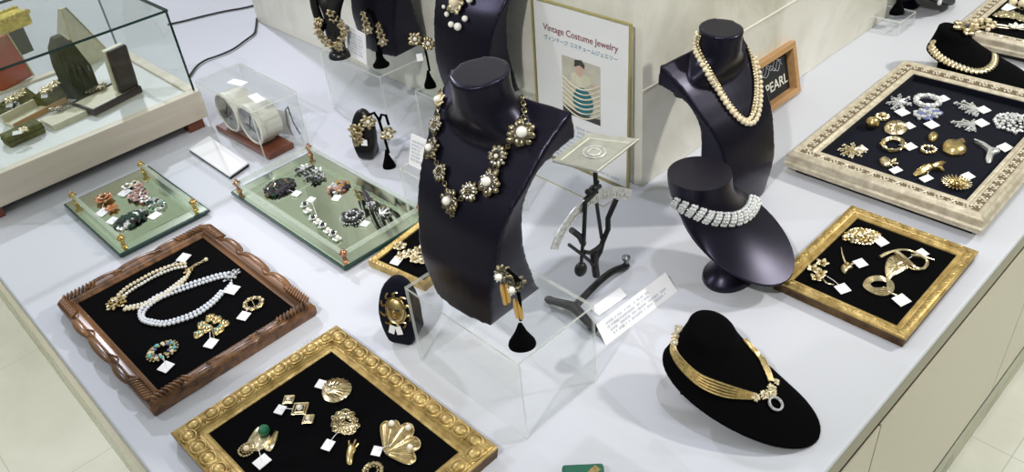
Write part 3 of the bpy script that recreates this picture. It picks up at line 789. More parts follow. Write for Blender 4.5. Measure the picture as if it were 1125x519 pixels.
g2 = 'jewellery in the carved wooden frame'
J = Jewel('bracelet', 'double strand pearl bracelet with a gold rosette clasp', 'bracelet', 129, 334, HB, g2)
J.strand([(131, 326), (140, 318), (155, 309), (172, 300), (190, 293.5), (206, 291)], 2.2, 'creampearl'); J.strand([(134, 329), (144, 321), (158, 312.3), (174.5, 303.5), (192, 296.7), (207, 294.2)], 1.9, 'pearl')
J.strand([(138, 342), (155, 339), (172, 332), (190, 320), (203, 310), (209, 300)], 2.2, 'creampearl'); J.strand([(140, 339), (156, 335.6), (173, 328.6), (190, 316.8), (204, 306)], 1.9, 'pearl')
J.cluster(11, 26, ['gold', 'palegold'], 2.2, 5, name='rosette_clasp'); J.bead((0, 0), 2.4, 'creampearl', z=6)
J.chainlinks([(208, 297), (216, 292), (226, 287)], 1.8, 'palegold', 'extender_chain'); v = J.L(227, 287)*1000; J.bead((v.x, v.y), 2.4, 'creampearl')
v = J.L(208, 299)*1000; J.cluster(5, 10, ['gold'], 1.6, 3, (v.x, v.y), name='clasp')
J.tag(202.5, 285, 0.5, 14, 11)
J = Jewel('necklace', 'looped double strand of blue white pearls with a grey clasp', 'necklace', 255, 304, HB, g2)
J.strand([(252, 302), (240, 304), (225, 308.5), (205, 315), (185, 322), (170, 329), (158, 339), (154, 346), (157, 354), (168, 358)], 2.3, 'bluepearl')
J.strand([(253, 304.8), (241, 307), (226, 311.6), (206.5, 318.2), (187, 325.2), (173, 331.8), (162, 340.5), (158, 347), (160, 352), (168, 354)], 2.1, 'bluepearl')
J.strand([(165, 357), (180, 359), (200, 354), (218, 347), (235, 335), (247, 322), (256, 312)], 2.3, 'bluepearl')
J.strand([(168, 354), (181, 355.6), (200, 350.6), (217, 343.4), (233.5, 331.8), (245.5, 319.4)], 2.1, 'bluepearl')
J.cluster(9, 22, ['rhinestone', 'pewter'], 2.0, 4, name='stone_clasp', sx=1.3, sy=.8, rot=.3)
J.tag(256, 320, 0.5, 14, 12)
J = Jewel('brooch', 'round gold ring brooch near the right corner of the wooden frame', 'brooch', 279, 335, HB, g2)
J.ring(10.5, 20, 1.9, ['palegold', 'creampearl'], 2.2, hoop='gold'); J.ring(7.5, 16, 1.2, ['palegold'], 2.4, name='inner_beading'); J.wire([(-2, -8), (0, 0), (2, 8)], 0.6, 'palegold', 'pin', mpx=False); J.tag(268.5, 349, 0.5, 13, 11)
J = Jewel('brooch', 'gold fan shaped openwork brooch set with small stones', 'brooch', 231, 361, HB, g2)
for (x, y) in ((218, 368), (222, 358), (231, 350), (238, 352), (246, 357), (240, 364), (228, 362)):
    v = J.L(x, y)*1000; J.plate([(v.x-6, v.y-4), (v.x-3, v.y+5), (v.x+4, v.y+5), (v.x+6, v.y-3), (v.x, v.y-6)], 'gold', 2.4, 'fan_leaf', mpx=False); J.cluster(5.5, 9, ['palegold', 'turquoise', 'gold'], 1.3, 4, (v.x, v.y), name='stone_cluster')
J.wire([(233, 362), (235, 370), (236, 376)], 0.8, 'gold', 'stem'); J.tag(232.5, 379, 0.5, 14, 11)
J = Jewel('brooch', 'oval wreath brooch of turquoise and cream beads', 'brooch', 179, 387, HB, g2)
J.ring(11, 14, 2.7, ['turquoise', 'palegold', 'creampearl'], 2.6, sx=1.25, rot=.3); J.ring(7.6, 12, 2.0, ['gold', 'blue', 'creampearl'], 3.2, sx=1.3, name='inner_bead_ring'); J.ring(14, 20, 1.6, ['palegold'], 1.4, sx=1.2, name='outer_beading'); J.tag(183, 405, 0.4, 14, 12)

g3 = 'brooches in the smaller gilt frame'
J = Jewel('brooch', 'oval gold nugget cluster brooch in the smaller gilt frame', 'brooch', 946.5, 261.5, HR, g3)
J.cluster(19, 60, ['palegold', 'gold'], 2.8, 7, sx=1.1, sy=.68, rot=-.75, name='nuggets'); J.ring(15, 24, 2.0, ['palegold'], 2, sx=1.0, name='scallop_edge'); J.tag(968, 267.5, -.3, 13, 12)
J = Jewel('brooch', 'tiny gold hummingbird brooch with spread wings', 'brooch', 930, 294, HR, g3)
J.plate([(923, 296), (927, 291), (933, 291), (937, 295), (932, 298), (928, 302)], 'palegold', 4, 'body'); J.wire([(930, 293), (926, 283), (924, 273)], (1.8, .5), 'palegold', 'wing'); J.wire([(933, 294), (938, 289), (943, 288)], (1.6, .5), 'palegold', 'tail'); J.bead((0, 0), 2.4, 'gold', 'breast_bead', z=5); J.tag(945, 291, -.4, 13, 12)
J = Jewel('brooch', 'gold flower spray brooch with three blossoms on a stem', 'brooch', 899, 299, HR, g3)
for x, y in ((893, 297), (903, 291), (901, 302), (897, 307)):
    v = J.L(x, y)*1000; J.petals(5, 8, 5.5, 'palegold', 3, (v.x, v.y), x, 'blossom'); J.bead((v.x, v.y), 1.8, 'gold', 'blossom_centre', z=4.5)
J.wire([(896, 293), (900, 303), (908, 312), (916, 314)], (1.2, .7), 'palegold', 'stem'); J.tag(925.5, 319, -.4, 14, 13)
J = Jewel('brooch', 'large gold leaf brooch with a looped stem', 'brooch', 986, 292, HR, g3)
J.plate([(975, 308), (972, 297), (975, 285), (984, 281), (996, 286), (1000, 293), (990, 300), (982, 304)], 'palegold', 3.4, 'leaf', ribs=14)
J.wire([(966, 285), (976, 280), (988, 277), (1000, 278), (1014, 284), (1026, 288)], (2.2, 1.0), 'palegold', 'ribbon', z=3); J.wire([(984, 279), (994, 287), (1005, 297), (1014, 298), (1018, 291), (1012, 286), (1000, 284)], 1.9, 'palegold', 'loop', z=4); J.wire([(982, 281), (990, 289), (1001, 299), (1010, 300)], 0.9, 'gold', 'loop_wire', z=4.5); J.tag(1012, 280, -.3, 13, 11)
J = Jewel('brooch', 'gold knotted rope brooch curled into an oval', 'brooch', 965, 316, HR, g3)
for k in range(5): J.wire([(949+k*1.4, 316), (954+k, 307+k*1.3), (966, 305+k*1.6), (979-k*1.4, 311+k*.5), (981-k*1.8, 320-k*.6), (973, 326-k*1.5), (960, 324-k*.9)], 1.25, 'palegold', 'rope', z=1.5+k*.7, closed=True)
J.wire([(970, 318), (978, 324), (985, 327)], 1.4, 'palegold', 'rope_end', z=3); J.tag(990, 331.5, -.3, 16, 14)

g4 = 'brooches in the large champagne frame'
def cf(x, y): return (860+x*265/809, 80+y*170/519)
def spray(J, pts, mat, stones=None):
    """leafy spray along px points from the first (root)"""
    r_ = pts[0]
    for p in pts[1:]:
        J.wire([(r_[0], r_[1], 2), ((r_[0]+p[0])/2, (r_[1]+p[1])/2, 3.5), (p[0], p[1], 2)], (2.4, .7), mat, 'leaf_blade')
        if stones:
            for t in (.3, .6, .9):
                v = J.L(r_[0]+(p[0]-r_[0])*t, r_[1]+(p[1]-r_[1])*t)*1000; J.cluster(2.2, 3, stones, 1.5, 3.5, (v.x, v.y), name='stones')
def SJ(label, x, y, name='brooch', cat='brooch'):
    return Jewel(name, label, cat, *cf(x, y), HS, g4)
def fan_px(c, R_, n, a0=0, k=.62): return [cf(c[0]+R_*math.cos(a0+2*PI*i/n), c[1]+R_*k*math.sin(a0+2*PI*i/n)) for i in range(n)]
J = SJ('silver leaf spray brooch nearest the far left corner of the champagne frame', 388, 104); spray(J, [cf(388, 106)]+fan_px((388, 104), 42, 7, .3), 'silver', ['rhinestone']); J.tag(*cf(400, 138), -.3, 14, 12)
J = SJ('round silver wreath brooch beside the leaf spray', 484, 101); J.ring(12.5, 16, 4.0, ['rhinestone', 'silver'], 3, sx=1.05, hoop='silver'); J.tag(*cf(537, 92), -.3, 12, 10)
J = SJ('blue violet stone brooch below the silver wreath', 485, 143); J.cluster(16, 30, ['blue', 'rhinestone'], 3.0, 5, sx=1.1, sy=.75, rot=-.4); J.tag(*cf(498, 180), -.3, 14, 12)
J = SJ('long silver leaf brooch in the back row of the champagne frame', 620, 122); spray(J, [cf(650, 135)]+[cf(*p) for p in ((572, 105), (590, 122), (600, 100), (615, 138), (630, 108), (640, 148))], 'silver', ['rhinestone']); J.tag(*cf(672, 130), -.3, 13, 11)
J = SJ('silver branch brooch in front of the long silver leaf', 610, 178); spray(J, [cf(635, 182)]+[cf(*p) for p in ((562, 170), (580, 184), (600, 165), (615, 198), (638, 165), (640, 200))], 'silver', ['rhinestone']); J.tag(*cf(665, 174), -.3, 14, 12)
J = SJ('round silver filigree brooch at the right edge of the picture', 775, 172); J.cluster(21, 48, ['rhinestone', 'silver'], 2.6, 5, sx=1.1, name='filigree'); J.ring(20, 26, 2.2, ['silver'], 2, name='filigree_rim')
J = SJ('small dark gold ball earring left of the oval ribbed brooch', 297, 186, 'earring', 'earring'); J.bead((0, 0), 8.0, 'gold', 'gold_ball')
J = SJ('small gold clip earring lying on its side behind the gold ball', 331, 154, 'earring', 'earring'); J.ring(6.5, 10, 2.6, ['palegold'], 3, hoop='gold'); J.bead((3, 0), 4, 'palegold', 'gold_ball')
J = SJ('oval ribbed gold brooch left of the gold apple', 378, 190); J.plate(fan_px((378, 190), 40, 12, 0, .58), 'palegold', 6, 'oval_body', ribs=20); J.tag(*cf(423, 183), -.3, 11, 11)
J = SJ('gold twig wreath brooch in the middle row', 368, 248)
for k in range(3): J.wire([(*p, 2+k) for p in fan_px((368, 248), 33+k*2, 7, k, .6)], 1.6, 'palegold', 'twig', closed=True)
J.ring(13, 9, 3.0, ['palegold', 'gold'], 3, name='buds'); J.tag(*cf(426, 253), -.3, 14, 11)
J = SJ('small gold dome earring above the gold ring', 503, 220, 'earring', 'earring'); J.plate(fan_px((503, 220), 18, 8, 0, .75), 'gold', 6, 'dome')
J = SJ('small open gold ring earring beside the gold apple', 487, 262, 'earring', 'earring'); J.ring(7.5, 12, 2.0, ['palegold'], 2.5, hoop='gold'); J.bead((0, 0), 2.2, 'smoky', 'dark_stone')
J = SJ('smooth gold apple shaped brooch', 573, 258); J.plate([cf(*p) for p in ((532, 262), (538, 240), (560, 236), (578, 240), (600, 232), (612, 240), (604, 252), (616, 268), (600, 280), (570, 282), (548, 276))], 'gold', 9, 'body', z0=.5)
J = SJ('silver swallow shaped brooch with a long curved tail', 690, 265); J.plate([cf(*p) for p in ((642, 234), (668, 242), (690, 252), (720, 258), (728, 268), (708, 278), (700, 300), (686, 306), (678, 290), (684, 268), (664, 248))], 'silver', 4, 'body'); J.wire([cf(640, 233), cf(670, 246), cf(700, 270)], (1, 2), 'rhinestone', 'pave_line', z=4); J.tag(*cf(744, 256), -.3, 15, 12)
J = SJ('cream and gold pointed flower brooch at the left corner of the champagne frame', 228, 265); spray(J, [cf(236, 268)]+fan_px((230, 265), 46, 8, .1, .5), 'palegold', ['creampearl']); J.tag(*cf(262, 262), -.3, 14, 10)
J = SJ('small gold bud brooch by the front rail of the champagne frame', 342, 306); J.plate([cf(*p) for p in ((322, 296), (335, 288), (348, 292), (362, 312), (352, 320), (330, 314))], 'palegold', 6, 'bud'); J.petals(5, 9, 5, 'palegold', 3, (4, -5), .4); J.tag(*cf(378, 332), -.3, 14, 9)
J = SJ('gold fish shaped brooch by the front rail', 490, 328); J.plate([cf(*p) for p in ((436, 344), (452, 326), (480, 314), (510, 312), (522, 306), (546, 304), (536, 318), (540, 336), (518, 328), (500, 332), (470, 346), (446, 350))], 'gold', 5.5, 'body', ribs=18); J.tag(*cf(480, 360), -.3, 15, 9)
J = SJ('gold sunburst brooch of many fine petals', 580, 378); J.petals(22, 17, 2.6, 'palegold', 3); J.petals(14, 11, 2.6, 'gold', 5, a0=.2, name='inner_petals'); J.cluster(4, 9, ['gold'], 1.6, 7, name='flower_centre'); J.tag(*cf(620, 352), -.3, 13, 11)

J = Jewel('brooch', 'gold rose brooch in the thin frame behind the middle bust', 'brooch', 452, 281, 0.0085, None)
for x, y in ((440, 273), (452, 281), (462, 277), (458, 287), (466, 288), (443, 283)):
    v = J.L(x, y)*1000; J.petals(6, 8, 6, 'palegold', 3, (v.x, v.y), x, 'rose_petals'); J.cluster(4, 6, ['palegold'], 1.8, 5, (v.x, v.y), name='rose_heart')
J.tag(436, 288.5, .4, 13, 10)

HT = 0.0126
g5 = 'brooches on the mirrored trays'
def t1(x, y): return (60+x*200/865, 180+y*120/519)
J = Jewel('brooch', 'orange flower brooch on the smaller mirrored tray', 'brooch', *t1(238, 175), HT, g5); J.petals(9, 14, 9, 'orange', 4); J.petals(6, 9, 7, 'copper', 7, a0=.3, name='inner_petals'); v = J.L(*t1(275, 218))*1000; J.petals(6, 10, 7, 'orange', 3, (v.x, v.y), .2, 'small_flower'); J.bead((0, 0), 3, 'copper', 'flower_centre', z=9); J.tag(*t1(230, 237), .4, 18, 14)
J = Jewel('necklace', 'pink and grey stone cluster on the smaller mirrored tray', 'necklace', *t1(400, 140), HT, g5)
for x, y in ((350, 118), (380, 105), (405, 115), (400, 140), (430, 155), (400, 175), (372, 165), (435, 180)):
    v = J.L(*t1(x, y))*1000; J.petals(5, 9, 7, J.r.choice(['pink', 'silver', 'cream', 'pink']), 4, (v.x, v.y), x, 'shell_petals'); J.cluster(7, 5, ['smoky', 'copper', 'darkgreen'], 2.2, 5, (v.x, v.y))
J.tag(*t1(335, 143), .4, 18, 13)
J = Jewel('brooch', 'dark green faceted cluster brooch on the smaller mirrored tray', 'brooch', *t1(365, 270), HT, g5); J.cluster(24, 70, ['darkgreen', 'darkgreen', 'jet', 'silver'], 3.6, 8, sx=1.1, sy=.75, rot=.2); J.tag(*t1(278, 276), .4, 16, 13)
J = Jewel('earring', 'pair of pale green drop earrings lying on the smaller mirrored tray', 'earrings', *t1(490, 205), HT, g5); J.ring(11, 10, 3, ['green', 'silver', 'darkgreen'], 3.5, hoop='silver'); v = J.L(*t1(470, 180))*1000; J.cluster(8, 9, ['darkgreen', 'rhinestone'], 2.6, 4, (v.x, v.y)); J.tag(*t1(478, 252), .3, 17, 13); 
def t2(x, y): return (240+x*240/733, 140+y*170/519)
J = Jewel('brooch', 'round dark iridescent cluster brooch on the larger mirrored tray', 'brooch', *t2(205, 205), HT, g5); J.cluster(25, 64, ['jet', 'smoky', 'smoky', 'oldgold', 'darkgreen'], 3.9, 9, sx=1, sy=.85); J.tag(*t2(263, 226), .4, 14, 12)
J = Jewel('brooch', 'silver and black leaf brooch at the back of the larger mirrored tray', 'brooch', *t2(305, 160), HT, g5)
for x, y in ((270, 150), (290, 140), (310, 145), (335, 150), (345, 170), (325, 182), (300, 168)):
    v = J.L(*t2(x, y))*1000; J.petals(5, 9, 6, J.r.choice(['silver', 'jet', 'pewter']), 4, (v.x, v.y), x, 'leaves'); J.cluster(6, 5, ['rhinestone', 'jet'], 2.0, 6, (v.x, v.y))
J = Jewel('brooch', 'copper coloured stone cluster brooch on the larger mirrored tray', 'brooch', *t2(403, 204), HT, g5); J.cluster(19, 40, ['copper', 'pink', 'silver', 'smoky', 'amber'], 3.8, 7, sx=1, sy=.85); J.tag(*t2(397, 241), .5, 15, 12)
J = Jewel('bracelet', 'silver and black link bracelet lying across the larger mirrored tray', 'bracelet', *t2(340, 325), HT, g5)
for x, y, k in ((290, 265, 1), (300, 285, 0), (318, 308, 1), (335, 322, 0), (350, 335, 1), (368, 352, 0), (385, 362, 1), (400, 378, 0)):
    v = J.L(*t2(x, y))*1000; J.petals(4, 8, 7, 'silver', 3, (v.x, v.y), k*.7, 'link'); J.bead((v.x+1, v.y), 3.6, 'jet' if k else 'pearl', 'black_stone' if k else 'white_stone', z=5)
J.tag(*t2(312, 246), .4, 14, 12)
J = Jewel('brooch', 'black flower brooch with silver edges on the larger mirrored tray', 'brooch', *t2(450, 305), HT, g5); J.petals(5, 20, 15, 'jet', 4, thick=2.4); J.ring(20, 26, 1.6, ['rhinestone'], 3, name='silver_edge'); J.ring(10, 10, 2.4, ['rhinestone', 'silver'], 7, name='stone_ring'); J.bead((0, 0), 4, 'smoky', 'flower_centre', z=8); J.tag(*t2(493, 327), .4, 14, 12)
J = Jewel('brooch', 'dark curved feather brooch under the right rail of the larger mirrored tray', 'brooch', *t2(503, 235), HT, g5); J.plate([t2(*p) for p in ((478, 205), (492, 212), (508, 232), (520, 258), (516, 278), (502, 268), (488, 240))], 'smoky', 4, 'feather', ribs=12); J.cluster(8, 10, ['silver', 'rhinestone'], 2, 5, tuple((J.L(*t2(512, 262))*1000)[:2]))
J = Jewel('brooch', 'small silver leaf brooch at the right end of the larger mirrored tray', 'brooch', *t2(560, 284), HT, g5); spray(J, [t2(545, 296)]+[t2(*p) for p in ((540, 270), (560, 265), (580, 272), (582, 290), (560, 305))], 'silver', ['jet'])

# chains in the far right frame
fx = at(1100, 20, 0.0255)
gk = 'chains in the far right frame'
def kf(x, y): return (1030+x*95/493, y*100/519)
J = Jewel('necklace', 'pearl and gold necklace in the far right frame, upper row', 'necklace', *kf(440, 30), 0.0255, gk); J.strand([kf(390, 18), kf(420, 32), kf(460, 38), kf(500, 45)], 4.6, 'creampearl'); J.chainlinks([kf(380, 26), kf(420, 42), kf(500, 55)], 3, 'palegold'); J.tag(*kf(390, 52), -.3, 17, 13)
J = Jewel('necklace', 'gold flower necklace in the far right frame, lower row', 'necklace', *kf(400, 98), 0.0255, gk)
for x, y in ((330, 92), (355, 100), (385, 100), (410, 96), (430, 108), (480, 120), (500, 125)):
    v = J.L(*kf(x, y))*1000; J.petals(6, 10, 6, 'palegold', 3, (v.x, v.y), x, 'flower_link')
J = Jewel('necklace', 'fine gold chain with a white star at the near rail of the far right frame', 'necklace', *kf(380, 155), 0.0255, gk); J.wire([kf(300, 152), kf(360, 165), kf(430, 172), kf(500, 178)], .9, 'palegold', 'chain'); v = J.L(*kf(447, 165))*1000; J.petals(6, 9, 5, 'pearl', 3, (v.x, v.y), 0, 'star'); J.wire([kf(290, 142), kf(350, 150), kf(430, 160), kf(500, 162)], .9, 'palegold', 'chain')
J = Jewel('brooch', 'cream filigree brooch on the corner of the far right frame', 'brooch', *kf(255, 150), 0.042, None); J.cluster(11, 24, ['palegold', 'creampearl'], 2.4, 5, sx=1.2)

# ------------------------------------------------------------------ necklaces on the busts
def cast(bv, px, py):
    hit = bv.ray_cast(CAM, ray(px, py).normalized())
    return hit[0], hit[1]
def drape(bv, pxs, n=10, off=0.003):
    out = []; flat = spline([(x, y, 0) for x, y in pxs], n)
    for p in flat:
        c, nr = cast(bv, p.x, p.y)
        if c is None: continue
        if nr.dot(CAM-c) < 0: nr = -nr
        out.append(c+nr*off)
    for _ in range(3):
        out = [out[0]]+[(out[i-1]+out[i]*2+out[i+1])/4 for i in range(1, len(out)-1)]+[out[-1]]
    return out
class Worn:
    """jewellery worn by a bust or a stand, parts kept relative to its own origin"""
    def __init__(s, name, label, cat, p, group=None):
        s.p = Vector(p); s.o = thing(name, label, cat, s.p, 0, group); s.r = random.Random(int(abs(s.p.x)*1000)+len(label))
    def beads(s, P, r, mat, name='pearl', step=None, most=100, grow=None):
        Q = resample(P, (step or r*2.02)); stuff = MB(); cnt = 0
        for i, q in enumerate(Q):
            k = r*(grow(i/max(1, len(Q)-1)) if grow else 1)
            if cnt < most: link(name, ball(mat, 12), s.o, q-s.p, None, (k,)*3); cnt += 1
            else: stuff.sph(q-s.p, k, 8, 6); cnt += 1
        if cnt > most: stuff.build(name+'_rest', mat, s.o, True)['kind'] = 'stuff'
        else: stuff.bm.free()
    def tube(s, P, r, mat, name='cord', n=6):
        b = MB(); b.tube([q-s.p for q in P], r, n); b.build(name, mat, s.o, True)
    def links(s, P, rl, mat, wire, name='chain'):
        P = [q-s.p for q in resample(P, rl*1.5)]; b = MB()
        for i in range(len(P)-1):
            d = (P[i+1]-P[i]).normalized(); c = (P[i]+P[i+1])/2
            vw = (CAM-s.p).normalized(); a_ = d.cross(vw).normalized(); nrm = vw if i % 2 else a_
            side = nrm.cross(d).normalized()
            b.tube([c+d*rl*math.cos(a)+side*rl*0.7*math.sin(a) for a in [2*PI*k/10 for k in range(10)]], wire, 5, True)
        b.build(name, mat, s.o, True)
    def rosette(s, c, nr, R_, mats, pearl=None, pr=0.003, n=9, name='medallion', rs=.32, fill=10, pmat='pearl'):
        """flat ornament facing along nr: a mesh in the first metal with a pearl child"""
        c = Vector(c); q = Vector(nr).to_track_quat('Z', 'Y').to_matrix()
        b = MB()
        for i in range(n):
            a = 2*PI*i/n+s.r.random()*.2
            k = s.r.uniform(.58, .84); z = s.r.uniform(.8, 1.2)
            b.sph(q @ Vector((R_*k*math.cos(a), R_*k*math.sin(a), R_*s.r.uniform(.06, .22))), R_*rs*z, 8, 6, (1.25, .8, .6), q @ Matrix.Rotation(a+s.r.uniform(-.7, .7), 3, 'Z'))
        for i in range(fill):
            a = i*2.4; k = R_*.55*math.sqrt((i+.5)/fill)
            b.gem(q @ Vector((k*math.cos(a), k*math.sin(a), R_*.28)), R_*.17)
        b.tube([q @ Vector((R_*.5*math.cos(2*PI*k/16), R_*.5*math.sin(2*PI*k/16), R_*.3)) for k in range(16)], R_*.09, 5, True)
        m = b.build(name, mats[0], s.o, True); m.location = c-s.p
        if len(mats) > 1:
            g = MB()
            for i in range(n):
                a = 2*PI*(i+.5)/n; g.gem(q @ Vector((R_*.62*math.cos(a), R_*.62*math.sin(a), R_*.3)), R_*.15)
            g.build('stones', mats[1], m)
        if pearl: link('pearl', ball(pmat, 14), m, q @ Vector((0, 0, R_*.25+pr*.6)), None, (pr,)*3)
        return m
    def card(s, c, w, h, nr, name='price_tag'):
        b = MB(); q = Vector(nr).to_track_quat('Z', 'Y').to_matrix(); b.box((0, 0, 0), (w, h, 0.0008), q); o = b.build(name, 'paper', s.o); o.location = Vector(c)-s.p

# medallion necklace, middle bust
PL = [(487, 97), (484, 112), (481, 138), (477, 163), (484, 186), (492, 206), (497, 224)]
PR_ = [(497, 224), (508, 219), (519, 211), (530, 206), (540, 198), (546, 184), (551, 172), (560, 158), (571, 146)]
PC = [(571, 146), (574, 128), (573, 108), (569, 93), (563, 84)]
c0, n0 = cast(BV_MID, 497, 222)
W_ = Worn('necklace', 'antique gold medallion necklace with large pearls on the middle bust', 'necklace', c0)
L_ = drape(BV_MID, PL); Rr = drape(BV_MID, PR_); Cc = drape(BV_MID, PC)
for P in (L_, Rr): W_.links(P, 0.0034, 'oldgold', 0.0009)
W_.links(Cc, 0.0036, 'oldgold', 0.0010, 'neck_chain')
for px, py, R_, pr, mats in ((484.5, 112, .0065, .0042, ['palegold', 'creampearl']), (481.5, 138, .0085, 0, ['oldgold', 'rhinestone']), (477, 164, .010, .0048, ['oldgold', 'smoky']), (486, 190, .0085, 0, ['oldgold', 'rhinestone']), (497, 221, .0105, .0053, ['oldgold', 'smoky']),
                             (518.5, 211.5, .0095, 0, ['oldgold', 'rhinestone']), (540, 201, .0115, .0058, ['oldgold', 'smoky']), (549.5, 173, .0105, .0026, ['oldgold', 'rhinestone']), (571.5, 147, .0120, .0064, ['oldgold', 'smoky'])):
    c, nr = cast(BV_MID, px, py)
    if c is None: c, nr, *_ = BV_MID.find_nearest(CAM+ray(px, py).normalized()*((c0-CAM).length))
    if nr.dot(CAM-c) < 0: nr = -nr
    W_.rosette(c+nr*.003, nr, R_*1.28, mats, pr > 0, pr*1.02, n=11, fill=14)
c, nr = cast(BV_MID, 498, 234); W_.rosette(c+nr*.002, nr, .0055, ['oldgold', 'smoky'], False)

# pearl strands, right bust
c0, n0 = cast(BV_RIGHT, 823, 134)
W_ = Worn('necklace', 'two strands of cream pearls with gold beads on the right tall bust', 'necklace', c0)
o1 = [(768, 36), (763, 46), (767, 60), (776, 80), (787, 100), (797, 116), (807, 128), (818, 136), (827, 134), (832, 122), (834, 104), (833, 84), (829, 68), (823, 52), (819, 44)]
o2 = [(771, 40), (769, 50), (775, 66), (785, 87), (796, 107), (806, 121), (815, 130), (822, 130), (826, 116), (828, 100), (827, 82), (824, 66), (820, 52)]
W_.beads(drape(BV_RIGHT, o1, 8, .004), .0043, 'creampearl', 'pearl', grow=lambda t: 0.75+0.35*math.sin(PI*t))
W_.beads(drape(BV_RIGHT, o2, 8, .003), .0026, 'palegold', 'gold_bead', most=100)
W_.beads(drape(BV_RIGHT, [((a+c)/2-0.5, (b_+d)/2) for (a, b_), (c, d) in zip(o1[:13], o2)], 8, .0045), .0030, 'creampearl', 'small_pearl')

# crystal collar, small neck form
cl = [(733, 203), (736, 213), (744, 222), (755, 228), (768, 234), (781, 239), (794, 241), (806, 241), (817, 237), (825, 229), (829, 218), (829, 206), (825, 195), (818, 186), (809, 180)]
P = drape(BV_SMALL, cl, 8, .003)
W_ = Worn('necklace', 'chunky crystal collar on the short leatherette neck form', 'necklace', P[len(P)//2])
Q = resample(P, 0.0128)
for i, q in enumerate(Q):
    c, nr, *_ = BV_SMALL.find_nearest(q)
    if nr.z < 0: nr = -nr
    d = (Q[min(i+1, len(Q)-1)]-Q[max(i-1, 0)]).normalized(); sd = nr.cross(d).normalized()
    b = MB(); p0 = c-W_.p+nr*.004
    for k in range(5):
        t = k/4-.5; a = p0+sd*t*.0165+d*t*.004+nr*(.0035*(1-4*t*t))
        b.gem(a+d*.0024, .0038, (1.1, .9, .9)); b.gem(a-d*.0024, .0036, (1, 1, .8))
    b.build('crystal_cluster', 'rhinestone', W_.o)
    g = MB(); g.gem(p0+sd*.006-d*.004+nr*.002, .0022); g.build('dark_stone', 'smoky', W_.o)
W_.links(P, .003, 'silver', .0006, 'chain')

# gold strands, velvet form
c0, n0 = cast(BV_VEL, 843, 436)
W_ = Worn('necklace', 'gold mesh strands with a jewelled ring pendant on the front velvet form', 'necklace', c0)
for k in range(5):
    a = k-2
    W_.tube(drape(BV_VEL, [(744+.5*a, 372), (741+1.2*a, 385-.8*a), (749+.8*a, 400-2.2*a), (768, 418-3.2*a), (792, 429-3.4*a), (812, 434-2.4*a), (830, 437-1.2*a)], 8, .0028), .0017, 'gold', 'strand')
for k in range(4):
    a = k-1.5
    W_.tube(drape(BV_VEL, [(817+1.2*a, 374), (825+1.6*a, 383), (834+1.8*a, 393), (841+1.8*a, 407), (846+1.6*a, 420)], 8, .0026), .0015, 'gold', 'strand')
for px, py, R_ in ((829, 438, .006), (838, 436, .006), (846, 428, .0065), (851, 421, .005), (843, 434, .0055), (848, 433, .005)):
    c, nr = cast(BV_VEL, px, py); W_.rosette(c+nr*.003, nr, R_, ['palegold', 'rhinestone'], False, name='jewelled_clasp')
c, nr = cast(BV_VEL, 851, 445); q = nr.to_track_quat('Z', 'Y').to_matrix()
b = MB(); b.tube([c-W_.p+nr*.003+q @ Vector((.0085*math.cos(2*PI*k/24), .0085*math.sin(2*PI*k/24), 0)) for k in range(24)], .0016, 6, True)
for k in range(20): b.gem(c-W_.p+nr*.0045+q @ Vector((.0085*math.cos(2*PI*k/20), .0085*math.sin(2*PI*k/20), 0)), .0015)
b.build('ring_pendant', 'rhinestone', W_.o)
P = drape(BV_VEL, [(748, 364), (744, 371), (743, 378)], 3, .004)
for q_ in (P[0], P[3], P[-1]): W_.rosette(q_, CAM-q_, .0055, ['palegold', 'rhinestone'], True, .002, name='back_clasp')

# collar and flower brooch on the far velvet form
c0, n0 = cast(BV_VEL2, 1062, 78)
W_ = Worn('necklace', 'gold scale collar on the far velvet form', 'necklace', c0)
P = drape(BV_VEL2, [(1026, 47), (1024, 53), (1031, 62), (1042, 69), (1056, 75), (1070, 79), (1082, 78), (1091, 71), (1092, 60), (1086, 52), (1078, 46)], 8, .003)
Q = resample(P, .0085); b = MB()
for i, q in enumerate(Q[:-1]):
    c, nr, *_ = BV_VEL2.find_nearest(q); d = (Q[i+1]-q).normalized(); sd = nr.cross(d)
    b.sph(q-W_.p, .001, 8, 6, (5.5, 8, 2.6), Matrix((d, sd, nr)).transposed())
b.build('scale_links', 'palegold', W_.o, True)
c, nr = cast(BV_VEL2, 1058, 34)
if c is None: c, nr, *_ = BV_VEL2.find_nearest(at(1058, 34, .08))
W_ = Worn('brooch', 'gold flower brooch pinned on top of the far velvet form', 'brooch', c)
if nr.dot(CAM-c) < 0: nr = -nr
W_.rosette(c+nr*.003, nr, .022, ['palegold', 'gold'], True, .005, n=6, rs=.42, pmat='smoky')

# pendant of the back bust
c0, n0 = cast(BV_BACK, 503, 12)
W_ = Worn('necklace', 'gold pendant with a fringe of pearl drops on the bust behind the middle one', 'necklace', c0)
c, nr = cast(BV_BACK, 504, 5); W_.rosette(c+nr*.004, nr, .018, ['palegold', 'rhinestone'], True, .009, pmat='creampearl', n=10)
for px, py, r in ((493, 16, .0048), (498, 27, .0056), (506, 29.5, .0072), (513, 21, .0056), (489, 8, .0036), (518, 1, .0062)):
    c, nr = cast(BV_BACK, px, py); o_ = link('pearl', ball('pearl', 14), W_.o, c+nr*r-W_.p, None, (r,)*3)
W_.links(drape(BV_BACK, [(497, 0), (492, -14), (489, -30)], 5, .003), .004, 'palegold', .001)

# crystal collar at the top right
P = drape(BV_SM3, [(985, -2), (995, 5), (1008, 9), (1022, 9), (1031, 3), (1034, -6)], 6, .003)
W_ = Worn('necklace', 'crystal collar on the dark form at the top right', 'necklace', P[len(P)//2])
W_.beads(P, .0052, 'rhinestone', 'crystal')

